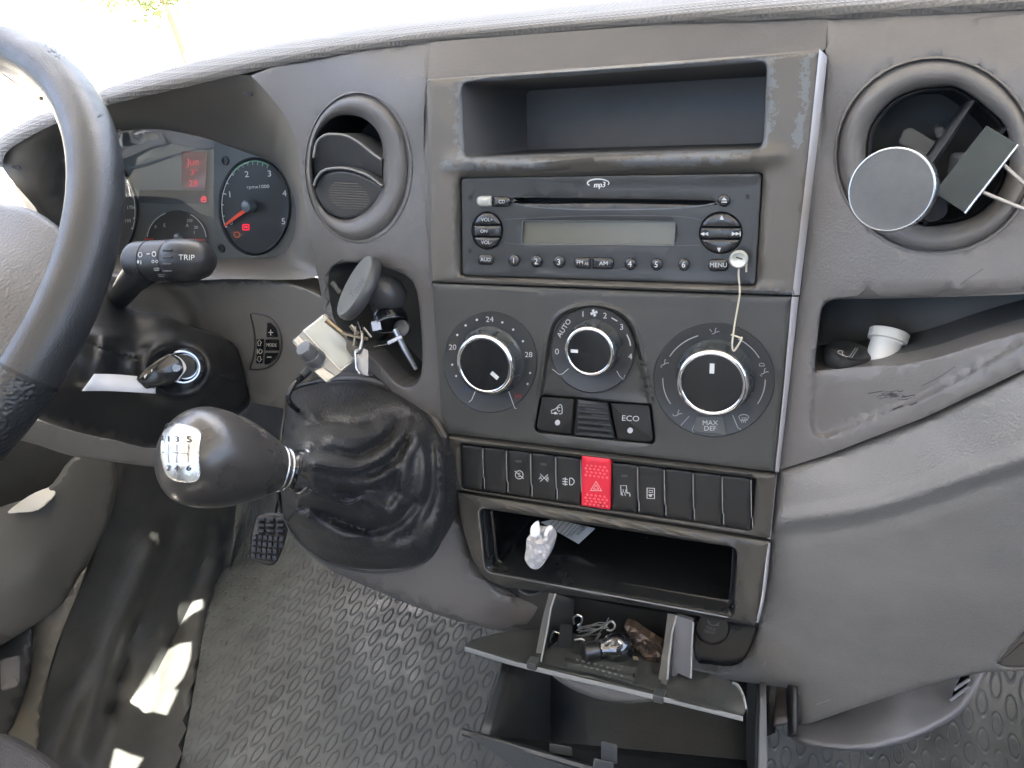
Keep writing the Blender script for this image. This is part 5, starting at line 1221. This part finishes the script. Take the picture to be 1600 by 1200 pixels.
tubeo('hook', [P(x, y, .418) for x, y in cr([(944,982),(950,973),(957,971),(961,978),(955,985),(948,984)], 4)], .0007, M_chrome2, wr, n=6)
v, f = loftg([R3(rr([(989,1025),(997,1026),(998,1032),(989,1031)], 1), z) for z in (.425,.418)], cap1=True); obj('brass_terminal', v, f, mat('dull brass', (.32,.25,.15), .4, metal=.5), wr)
dbr = thing('tobacco_scrap', 'brown crumpled scrap of foil and shreds at the right of the open drawer', 'litter', P(1010, 1020, .43))
sc2 = cr([(975,978),(988,980),(1002,990),(1020,1002),(1036,1014),(1034,1036),(1015,1034),(1002,1022),(990,1010),(984,996)], 3, True)
sheet('scrap', sc2, [], lambda x, y: .428 - .004 * abs(noise.noise(Vector((x / 5, y / 5, 1)))) - .003 * noise.noise(Vector((x / 12, y / 12, 4))), mat('brown scrap', (.05,.035,.025), .4, vary=.6), dbr, grid=4, skirt=.008, smooth=False)

# socket recess right of the drawer
sk_ = thing('power_socket', 'dark capped power socket with faint rating text under the tray right corner', 'power socket', P(1115, 1000, .47))
rec = cr([(1086,972),(1120,972),(1180,978),(1180,995),(1172,1016),(1160,1034),(1140,1041),(1110,1038),(1086,1030)], 3, True)
sheet('recess_wall', rec, [], lambda x, y: .474, M_blk, sk_, grid=12, er=5, eh=-.004, skirt=.02)
ringso('socket_cap', ell(1113,982,27,26,36,0), [(0,.474),(0,.471),(2,.4698),(6,.4698)], M_blk, sk_)
letters('lettering', [('t','MAX',1111,982,4.6,18,1.1),('t','180W',1108,987.5,4.6,14,1.15),('l',arc(1115,970,9,7,180,340,10),1.2),('l',[(1106,969),(1110,974)],1.1),('l',[(1123,973),(1123,978),(1117,977)],1)], .4696, mat('faint print', (.14,.15,.16), .6), sk_)
sk2 = thing('cigarette_lighter_socket', 'dark round lighter socket ring half hidden under the tray left corner', 'power socket', P(830, 935, .47))
wl = cr([(745,890),(800,915),(860,925),(1070,965),(1060,975),(880,950),(868,985),(800,980),(770,945)], 3, True)
sheet('recess_wall', wl, [], .468, M_blk, sk2, grid=14, skirt=.02)
tubeo('socket_ring', [P(*q, .466) for q in arc(830, 912, 22, 17, 190, 350, 16)], .0011, M_vane, sk2, n=8)

# ================================================================== open glovebox bin beneath
gb = thing('lower_bin', 'open dark storage bin with a raised rim below the ashtray drawer', 'storage bin', PT(950, 1250, .5))
M_bin = mat('bin plastic', (.024,.028,.03), .5, bump=(500,.00015,'noise'), vary=.15)
M_bin2 = mat('bin rim plastic', (.04,.045,.048), .42, rvary=.06)
def quad(name, pts, m, parent, th=.003, n=6):
    """bilinear wall through four 3D corners with a thickness"""
    a, b, c_, d_ = pts; nv = (b - a).cross(d_ - a).normalized() * th; rg = []
    for s in np.linspace(0, 1, n): rg.append([a.lerp(d_, s).lerp(b.lerp(c_, s), u) for u in np.linspace(0, 1, n)])
    o = lofto(name, rg, m, parent, closed=False); md = o.modifiers.new('thick', 'SOLIDIFY'); md.thickness = th; return o
q1 = [PT(785,1038,.62), PT(752,1150,.56), PT(880,1172,.70), PT(880,1050,.76)]
quad('side_panel', q1, M_bin, gb)
quad('back_panel', [PT(860,1040,.72), PT(860,1230,.66), PT(1198,1260,.60), PT(1198,1060,.66)], M_bin, gb)
quad('bin_floor', [PT(750,1148,.585), PT(950,1205,.52), PT(1190,1290,.50), PT(1190,1190,.62)], M_bin, gb)
quad('left_edge', [PT(784,1038,.615), PT(795,1044,.612), PT(764,1152,.553), PT(750,1148,.553)], M_bin2, gb)
quad('right_edge', [PT(1187,1070,.56), PT(1196,1070,.56), PT(1199,1300,.47), PT(1182,1300,.47)], mat('bin edge light', (.16,.17,.18), .4), gb)
quad('right_panel', [PT(1190,1070,.565), PT(1186,1300,.475), PT(1170,1300,.6), PT(1170,1060,.68)], M_bin, gb)
rimp = cr([(722,1142,.56),(727,1137,.565),(745,1137,.565)], 3) 
rm = cr([(722,1141,.555),(760,1152,.548),(850,1178,.535),(940,1204,.52),(1050,1238,.51)], 5)
rg = [[PT(q[0], q[1] + dy, q[2] + dt) for q in rm] for dy, dt in ((-3,.012),(-4,.002),(-1,-.001),(5,-.002),(8,.0),(9,.01))]
lofto('front_rim', rg, M_bin2, gb, closed=False)
sheet('front_panel', [(728,1146),(800,1166),(945,1208),(1100,1254),(1100,1330),(920,1330),(850,1240),(790,1190)], [], lambda x, y: .545 - (x - 728) * .00008, M_bin, gb, grid=20, skirt=.01, point=PT)
for x, y, w_, h_, t in ((876,1168,36,14,.545), (952,1172,26,30,.52)):
    p_ = rr([(x-w_/2,y-h_/2),(x+w_/2,y-h_/2+6),(x+w_/2,y+h_/2+8),(x-w_/2,y+h_/2)], 3); v, f = loftg([[PT(q[0], q[1], t + z) for q in p_] for z in (.012,.0,)], cap1=True); bevel(obj('latch_block', v, f, M_bin2, gb, smooth=False), .0008)
v, f = loftg([[PT(q[0], q[1], .515 + z) for q in rr([(928,1184),(960,1192),(958,1240),(920,1240)], 3)] for z in (.012,.0)], cap1=True); bevel(obj('latch_block', v, f, M_bin2, gb, smooth=False), .0008)

# ================================================================== heater housing bottom right
hh_ = thing('heater_housing', 'smooth grey heater housing with a slotted grille under the right dashboard', 'heater housing', PT(1350, 1170, .55))
th2 = rbf([(1250,1140,.56),(1330,1110,.57),(1430,1078,.58),(1540,1052,.58),(1500,1115,.535),(1400,1160,.52),(1330,1172,.52),(1250,1160,.545),(1400,1110,.545)])
outer = [(1240,1120),(1330,1085),(1430,1050),(1545,1030)] + cr([(1541,1052),(1522,1085),(1500,1115),(1450,1145),(1400,1165),(1340,1174),(1290,1170),(1250,1162),(1235,1150)], 4)
gsl = rr([(1504,1052),(1517,1048),(1510,1075),(1486,1096),(1490,1078)], 3)
sheet('housing', outer, [gsl], th2, mat('housing grey', (.155,.158,.17), .5, bump=(900,.0001,'noise'), vary=.12), hh_, grid=16, er=12, eh=.016, hr=1.5, hh=.001, skirt=.05, point=PT)
v, f = loftg([[PT(q[0], q[1], .585 + z) for q in gsl] for z in (0, .01)], cap1=True); obj('grille_recess', v, f, M_dark, hh_)
for a, b in (((1490,1078),(1514,1062)), ((1484,1095),(1512,1074))): tubeo('grille_bar', [PT(*a, .553), PT(*b, .558)], .0012, MATS['housing grey'], hh_, n=8)
br = thing('bracket', 'small brown plastic bracket in the gap between bin and heater housing', 'bracket', PT(1225, 1130, .6))
quad('bracket_plate', [PT(1212,1075,.6), PT(1236,1075,.6), PT(1240,1130,.57), PT(1208,1136,.57)], mat('brown plastic', (.10,.085,.08), .5), br)
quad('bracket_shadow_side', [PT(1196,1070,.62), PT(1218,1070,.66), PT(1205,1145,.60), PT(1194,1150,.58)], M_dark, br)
quad('bracket_side', [PT(1234,1070,.56), PT(1246,1072,.53), PT(1246,1148,.52), PT(1238,1152,.55)], M_blk, br)

# ================================================================== pedal
pd = thing('pedal', 'black rubber-faced pedal with studs in the dark footwell below the gaiter', 'pedal', PT(415, 880, 1.1))
pt_ = lambda x, y: 1.0 + (840 - y) * .0006
pf = cr([(401,806),(420,801),(446,806),(449,830),(441,860),(428,883),(405,880),(391,872),(391,845),(395,822)], 3, True)
sheet('pad', pf, [], pt_, M_blk, pd, grid=10, er=4, eh=.006, skirt=.02, point=PT)
mb = MB()
for j in range(7):
    for i in range(6 if j > 2 else 3):
        if j <= 2: x, y = 405 + i * 15, 811 + j * 9; mb.add(*boxg(PT(x + 3, y, pt_(x, y) - .003), camd(1,.05,0)*.0045, camd(0,1,0)*.0016, camd(0,0,1)*.003)); continue
        x, y = 399 + i * 8.2 - (j - 3) * .8, 838 + (j - 3) * 10 + i * .8
        if inside((x, y), off(pf, 4)): mb.add(*boxg(PT(x, y, pt_(x, y) - .002), camd(1,.05,0)*.0024, camd(0,1,0)*.0028, camd(0,0,1)*.003))
mb.build('stud_pattern', M_vane, pd, smooth=False)
tubeo('arm', [PT(415,850,1.02), PT(425,800,1.12), PT(440,740,1.2)], .008, M_dark, pd, n=8)
# ================================================================== seat corner
st = thing('driver_seat', 'dark grey dotted fabric seat cushion corner at the bottom left', 'seat', PT(20, 1220, .8))
M_fab = mat('seat fabric', (.05,.052,.056), .9, bump=(260,.0012,'checker'))
sheet('cushion', cr([(-120,1120),(-20,1142),(20,1150),(60,1172),(100,1205),(125,1250),(120,1330),(-120,1330)], 3, True), [], lambda x, y: .78 - (y - 1150) * .0006, M_fab, st, grid=20, er=14, eh=.03, skirt=.12, point=PT)
v, f = boxg((-.72,-.42,.36), (.22,0,0), (0,.2,0), (0,0,.06)); bevel(obj('cushion_rear', v, f, M_fab, st), .03, 3)
v, f = boxg((-.72,-.72,.80), (.24,0,0), (0,.08,-.03), (0,.10,.40)); bevel(obj('backrest', v, f, M_fab, st), .04, 3)
ps = thing('passenger_seat', 'dark fabric passenger seat behind the camera', 'seat', (.42,-.3,.3))
v, f = boxg((.40,-.34,.42), (.30,0,0), (0,.22,0), (0,0,.06)); bevel(obj('cushion', v, f, M_fab, ps), .03, 3)
v, f = boxg((.40,-.66,.85), (.30,0,0), (0,.08,-.03), (0,.10,.40)); bevel(obj('backrest', v, f, M_fab, ps), .04, 3)
# ================================================================== footwell, cab shell and outside
def ovals(name, col, rough, sx, sy):
    """moulded rubber with raised ovals"""
    m = mat(name, col, rough, vary=.32, rvary=.12); t = m.node_tree; N, L = t.nodes, t.links; b = N['Principled BSDF']
    tc = N.new('ShaderNodeTexCoord'); sp = N.new('ShaderNodeSeparateXYZ'); wn = N.new('ShaderNodeTexNoise'); wn.inputs['Scale'].default_value = 9; L.new(tc.outputs['Object'], wn.inputs['Vector'])
    ws_ = N.new('ShaderNodeVectorMath'); ws_.operation = 'MULTIPLY_ADD'; ws_.inputs[1].default_value = (.004, .004, 0); L.new(wn.outputs['Color'], ws_.inputs[0]); L.new(tc.outputs['Object'], ws_.inputs[2]); L.new(ws_.outputs[0], sp.inputs[0])
    def M(op, a, b_=None):
        n = N.new('ShaderNodeMath'); n.operation = op
        for i, x in enumerate((a, b_)):
            if x is None: continue
            if isinstance(x, (int, float)): n.inputs[i].default_value = x
            else: L.new(x, n.inputs[i])
        return n.outputs[0]
    def field(cx, cy, ox, oy, a, b2):
        u = M('SUBTRACT', M('FRACT', M('ADD', M('MULTIPLY', sp.outputs[0], cx), ox)), .5)
        v = M('SUBTRACT', M('FRACT', M('ADD', M('MULTIPLY', sp.outputs[1], cy), oy)), .5)
        r = M('SQRT', M('ADD', M('POWER', M('MULTIPLY', u, a), 2.0), M('POWER', M('MULTIPLY', v, b2), 2.0)))
        q = M('ABSOLUTE', M('SUBTRACT', r, .82))
        mr = N.new('ShaderNodeMapRange'); mr.interpolation_type = 'SMOOTHSTEP'; mr.inputs[1].default_value = .22; mr.inputs[2].default_value = .0; L.new(q, mr.inputs[0])
        return mr.outputs[0]
    h = M('MAXIMUM', field(sx, sy * .72, 0, 0, 4.4, 2.6), field(sx, sy * .72, .5, .5, 4.4, 2.6))
    no = N.new('ShaderNodeTexNoise'); no.inputs['Scale'].default_value = 260; L.new(tc.outputs['Object'], no.inputs['Vector'])
    wm = N.new('ShaderNodeTexNoise'); wm.inputs['Scale'].default_value = 5; wm.inputs['Detail'].default_value = 4; L.new(tc.outputs['Object'], wm.inputs['Vector'])
    wr_ = N.new('ShaderNodeMapRange'); wr_.inputs[1].default_value = .35; wr_.inputs[2].default_value = .65; wr_.inputs[3].default_value = .45; wr_.inputs[4].default_value = 1.1; L.new(wm.outputs['Fac'], wr_.inputs[0])
    h2 = M('ADD', M('MULTIPLY', h, wr_.outputs[0]), M('MULTIPLY', no.outputs['Fac'], .22))
    bp = N.new('ShaderNodeBump'); bp.inputs['Distance'].default_value = .0013; L.new(h2, bp.inputs['Height']); L.new(bp.outputs[0], b.inputs['Normal'])
    return m
M_mat = ovals('oval rubber mat', (.10,.108,.106), .38, 32, 32)
def smin(a, b, k=.05):
    h = max(0, min(1, .5 + .5 * (b - a) / k)); return b * (1 - h) + a * h - k * h * (1 - h)
def tplane(px, py, n, c):
    r = ray(px, py); q = r.dot(Vector(n)); return (c - CAM.dot(Vector(n))) / q if abs(q) > 1e-6 and (c - CAM.dot(Vector(n))) / q > 0 else 9
toe_n = Vector((0, -.9, .436))
def tfloor(px, py):
    a = tplane(px, py, (0, 0, 1), 0.0); b = tplane(px, py, toe_n, -.66)
    return smin(a, b, .10)
outer = cr([(330,925),(316,1000),(306,1060),(290,1150),(260,1300)], 5) + [(800,1330),(1300,1330),(1900,1330),(1900,1000),(1600,960),(1300,960),(1000,820),(700,620),(420,560),(350,700),(345,850)]
v, f, W = sheetg(outer, [], tfloor, grid=26, er=3, eh=.003, skirt=.03, point=PT)
o = obj('floor', v, f, M_mat, sharp=60); o['kind'] = 'structure'
ridgeA = cr([(350,800),(345,900),(335,960),(322,1040),(312,1100)], 4)
def tleft(px, py):
    t = smin(smin(tplane(px, py, (0, 0, 1), 0.0), tplane(px, py, toe_n, -.64), .08), tplane(px, py, (1, 0, 0), -.95), .10)
    for c, dp, w_ in ((GR1, .03, 9), (GR2, .022, 7)):
        m = segdist((px, py), c, False)
        if m < w_ * 2.5: t += .5 * dp * math.exp(-(m / w_) ** 2)
    m = segdist((px, py), RDG, False)
    t -= .02 * math.exp(-(m / 22) ** 2)
    dx = px - float(np.interp(py, [700, 850, 925, 1000, 1060, 1150, 1300], [350, 345, 330, 316, 306, 290, 260]))
    if dx > 0: t += .03 * min(1, dx / 6)
    return t
GR1 = cr([(275,820),(240,900),(205,1000),(172,1120)], 4); GR2 = cr([(335,820),(300,930),(265,1010),(225,1110)], 4)
RDG = cr([(240,860),(190,980),(150,1090),(120,1180)], 4)
outer = [(60,1165),(70,1080),(100,980),(140,890),(175,800),(200,700),(260,600),(430,560),(368,800),(358,920),(344,1010),(332,1100),(304,1330),(-40,1330),(30,1220)]
v, f, W = sheetg(outer, [], tleft, grid=13, er=0, skirt=.03, point=PT)
M_liner = mat('footwell liner', (.055,.056,.054), .5, bump=(500,.0003,'noise'), vary=.2, rvary=.1)
o = obj('footwell_floor', v, f, M_liner, sharp=60); o['kind'] = 'structure'
# wide dark floor under everything
v, f = boxg((-.1, .1, -.06), (1.0, 0, 0), (0, 1.1, 0), (0, 0, .02)); o = obj('underfloor', v, f, M_carpet, smooth=False); o['kind'] = 'structure'
# firewall behind the dashboard
v, f = boxg((-.02, 1.16, .36), (.88, 0, 0), (0, .01, 0), (0, 0, .42)); o = obj('bulkhead', v, f, M_carpet, smooth=False); o['kind'] = 'structure'

# added unseen plate at the dash end, holes cut to shape the sun patches
def up_to(p, z): return p + sun_dir * ((z - p.z) / sun_dir.z)
ZP = .775
gaps = []
for pts in ([(268,944),(270,935),(292,940),(318,938),(318,955),(296,965),(275,975),(262,972)], [(243,1027),(262,1016),(298,1004),(297,1030),(278,1080),(246,1148),(215,1140),(188,1122)], [(180,1140),(215,1146),(240,1160),(205,1215),(165,1215),(176,1170),(172,1162)]):
    g = [up_to(PT(x, y, tleft(x, y)), ZP) for x, y in pts]; gaps.append([np.array((p.x, p.y)) for p in g])
g = [up_to(PT(x, y, .99), ZP) for x, y in ((12,801),(45,775),(82,762),(84,776),(55,798))]; gaps.append([np.array((p.x, p.y)) for p in g])
gaps[2] = [q + np.array((0, -.004)) for q in gaps[2]]; gaps[3] = [q + np.array((-.022, 0)) for q in gaps[3]]
V3 = lambda x, y, z: Vector((x, y, z))
sheet('sun_patch_mask', [(-1.10,.20),(-.80,.20),(-.80,.92),(-1.10,.92)], gaps, ZP, M_hood, dash, grid=.05, skirt=.01, point=V3, smooth=False)
cab = thing('cab_shell', 'light cream cab body around the windows, with roof, windscreen and pillars', 'truck cab', (-.1, 0, 0))
M_roof = mat('cab lining', (.55,.54,.52), .9)
M_cream = mat('cream cab paint', (.62,.60,.52), .45)
v, f = boxg((-.12, -.30, 1.52), (1.0, 0, 0), (0, .74, 0), (0, 0, .02)); bevel(obj('roof', v, f, M_roof, cab, smooth=False), .01)
v, f = boxg((.0, .615, 1.495), (.84, 0, 0), (0, .185, 0), (0, 0, .012)); bevel(obj('brow_sun_block', v, f, M_roof, cab, smooth=False), .01)  # added out-of-view board that keeps the sun off the brow
v, f = boxg((-1.10, .66, .27), (.012, 0, 0), (0, .56, 0), (0, 0, .33)); obj('side_lining', v, f, M_liner, cab, smooth=False)
v, f = boxg((-1.10, .86, .67), (.010, 0, 0), (0, .14, 0), (0, 0, .08)); obj('side_lining', v, f, M_liner, cab, smooth=False)
v, f = boxg((-.12, -1.05, .42), (1.0, 0, 0), (0, .02, 0), (0, 0, .44)); obj('rear_wall', v, f, M_roof, cab, smooth=False)
for sx, nm in ((-1, 'left'), (1, 'right')):
    x = -1.07 if sx < 0 else .84
    yf = .62
    v, f = boxg((x, -.62, .42), (.02, 0, 0), (0, .42, 0), (0, 0, .44)); obj('side_panel', v, f, M_roof, cab, smooth=False)
    tubeo('rear_pillar', [(x, -1.02, .8), (x * .98, -1.0, 1.5)], .04, M_cream, cab, n=12)
tubeo('pillar', [PT(120, 400, 1.20), PT(80, 345, 1.18), PT(10, 250, 1.17), PT(-110, 60, 1.15), PT(-230, -150, 1.12)], [.05, .05, .048, .045, .045], M_cream, cab, n=16)
tubeo('pillar', [(.90, 1.12, .75), (.86, .86, 1.16), (.82, .60, 1.5)], [.04, .035, .035], M_cream, cab, n=12)
v, f = boxg((.84, .40, .42), (.02, 0, 0), (0, .62, 0), (0, 0, .42)); obj('door', v, f, M_door, cab, smooth=False)
v, f = boxg((-1.14, .16, .40), (.02, 0, 0), (0, .40, 0), (0, 0, .40)); obj('door', v, f, M_cream, cab, smooth=False)
# cowl under the screen and the sunlit scuttle at the driver's corner
v, f = boxg((-.12, 1.25, .76), (.98, 0, 0), (0, .13, 0), (0, 0, .03)); obj('cowl', v, f, M_cream, cab, smooth=False)
# windscreen: thin glass
mg = bpy.data.materials.new('windscreen glass'); mg.use_nodes = True; t = mg.node_tree; t.nodes.clear()
tr = t.nodes.new('ShaderNodeBsdfTransparent'); tr.inputs[0].default_value = (.93,.96,.95,1); gl_ = t.nodes.new('ShaderNodeBsdfGlossy'); gl_.inputs['Roughness'].default_value = .02
fr = t.nodes.new('ShaderNodeFresnel'); fr.inputs[0].default_value = 1.45; mx = t.nodes.new('ShaderNodeMixShader'); ou = t.nodes.new('ShaderNodeOutputMaterial')
t.links.new(fr.outputs[0], mx.inputs[0]); t.links.new(tr.outputs[0], mx.inputs[1]); t.links.new(gl_.outputs[0], mx.inputs[2]); t.links.new(mx.outputs[0], ou.inputs[0])
v, f = loftg([[Vector((x, 1.18 + .06 * math.cos(x + .1), .80)) for x in np.linspace(-1.08, .84, 13)], [Vector((x, .60, 1.50)) for x in np.linspace(-1.04, .80, 13)]], closed=False)
obj('windscreen', v, f, mg, cab)
# outside
M_out = mat('pale concrete', (.56,.53,.47), .9, vary=.1)
v, f = boxg((0, 0, -.85), (900, 0, 0), (0, 900, 0), (0, 0, .01)); o = obj('ground', v, f, M_out, smooth=False); o['kind'] = 'structure'
M_leaf = mat('sunlit leaves', (.18,.22,.10), .6, vary=.4)
M_bark = mat('bark', (.16,.12,.09), .9)
tree = thing('tree', 'leafy green tree in sunlight seen through the windscreen top left', 'tree', (-3.8, 7.3, -.84))
rnd = random.Random(3); cen = PT(245, -25, 8.0)
mb = MB()
for i in range(9000):
    a = Vector((rnd.gauss(0, 1), rnd.gauss(0, 1), rnd.gauss(0, 1))).normalized() * (rnd.random() ** .35)
    c = cen + Vector((a.x * .75, a.y * .8, a.z * .55 + .42)) + Vector([noise.noise(a * 3 + Vector((k * 9, 0, 0))) * .5 for k in range(3)])
    u_ = Vector((rnd.gauss(0, 1), rnd.gauss(0, 1), rnd.gauss(0, 1))).normalized(); w_ = u_.orthogonal().normalized(); s_ = rnd.uniform(.025, .05)
    mb.add([c - u_ * s_, c + w_ * s_ * .5, c + u_ * s_, c - w_ * s_ * .5], [(0, 1, 2, 3)])
mb.build('crown', M_leaf, tree, smooth=False)
tubeo('trunk', [(cen.x, cen.y, -.85), (cen.x + .05, cen.y, -.2), (cen.x, cen.y, cen.z + .3)], [.05, .04, .03], M_bark, tree)
# wipers
M_wip = mat('wiper rubber', (.05,.045,.035), .6)
wp = thing('windscreen_wiper', 'dark wiper arm lying across the bright windscreen behind the steering wheel', 'wiper', PT(40, 133, 1.25))
tubeo('arm', [PT(-40, 75, 1.3), PT(8, 112, 1.25), PT(65, 154, 1.2)], .004, M_wip, wp, n=6)
tubeo('blade', [PT(-40, 82, 1.3), PT(20, 126, 1.25), PT(63, 152, 1.2)], .003, M_wip, wp, n=6)
wp = thing('windscreen_wiper', 'short dark wiper end showing over the dashboard edge left of centre', 'wiper', PT(500, 66, 1.0))
tubeo('blade', [PT(460, 69, 1.05), PT(500, 62, 1.04), PT(545, 59, 1.03)], .003, M_wip, wp, n=6)
tubeo('arm', [PT(470, 72, 1.06), PT(560, 66, 1.05)], .0035, M_wip, wp, n=6)

# driver's door card and sill trims (left edge)
dc = thing('door_card', 'grey beige driver door card with a ledge painted pale as if sunlit, left edge', 'door panel', PT(70, 900, 1.05))
door_t = rbf([(0,800,1.0),(74,758,1.02),(170,720,1.08),(173,806,1.08),(143,870,1.05),(100,940,1.02),(0,1009,.95),(-80,900,.93),(60,880,.985)])
sheet('door_panel', cr([(-90,830),(0,792),(45,778),(82,756),(112,716),(160,700),(182,740),(173,806),(143,870),(100,940),(55,976),(0,1009),(-90,1060)], 3, True), [], door_t, M_door, dc, grid=12, er=7, eh=.012, skirt=.04, point=PT)
sheet('ledge', cr([(12,800),(45,775),(75,762),(84,765),(86,774),(60,797),(30,801)], 3, True), [], lambda x, y: door_t(x, y) - .012 + (y - 780) * -.0009, M_cream, dc, grid=9, er=2, eh=.002, skirt=.02, point=PT)  # cream sheet in the sun patch's outline, sunlight put into the colour
pk = lambda x, y: .985 - (y - 1000) * .0001
sheet('door_pocket', cr([(-60,1035),(0,1008),(40,982),(52,990),(44,1060),(20,1135),(0,1150),(-60,1190)], 3, True), [], pk, M_blk, dc, grid=10, er=4, eh=.006, skirt=.03, point=PT)
sheet('pocket_badge', rr([(0,1030),(32,1022),(30,1072),(2,1080)], 6), [], lambda x, y: pk(x, y) - .003, M_side, dc, grid=12, er=3, eh=.003, skirt=.006, point=PT)
sheet('sill_trim', cr([(52,978),(100,934),(136,884),(120,930),(88,1010),(68,1090),(60,1170),(30,1160),(12,1144),(30,1110),(48,1050)], 3, True), [], lambda x, y: 1.03, mat('beige sill trim', (.22,.2,.16), .7, bump=(600,.0003,'noise')), dc, grid=10, er=4, eh=.006, skirt=.03, point=PT)
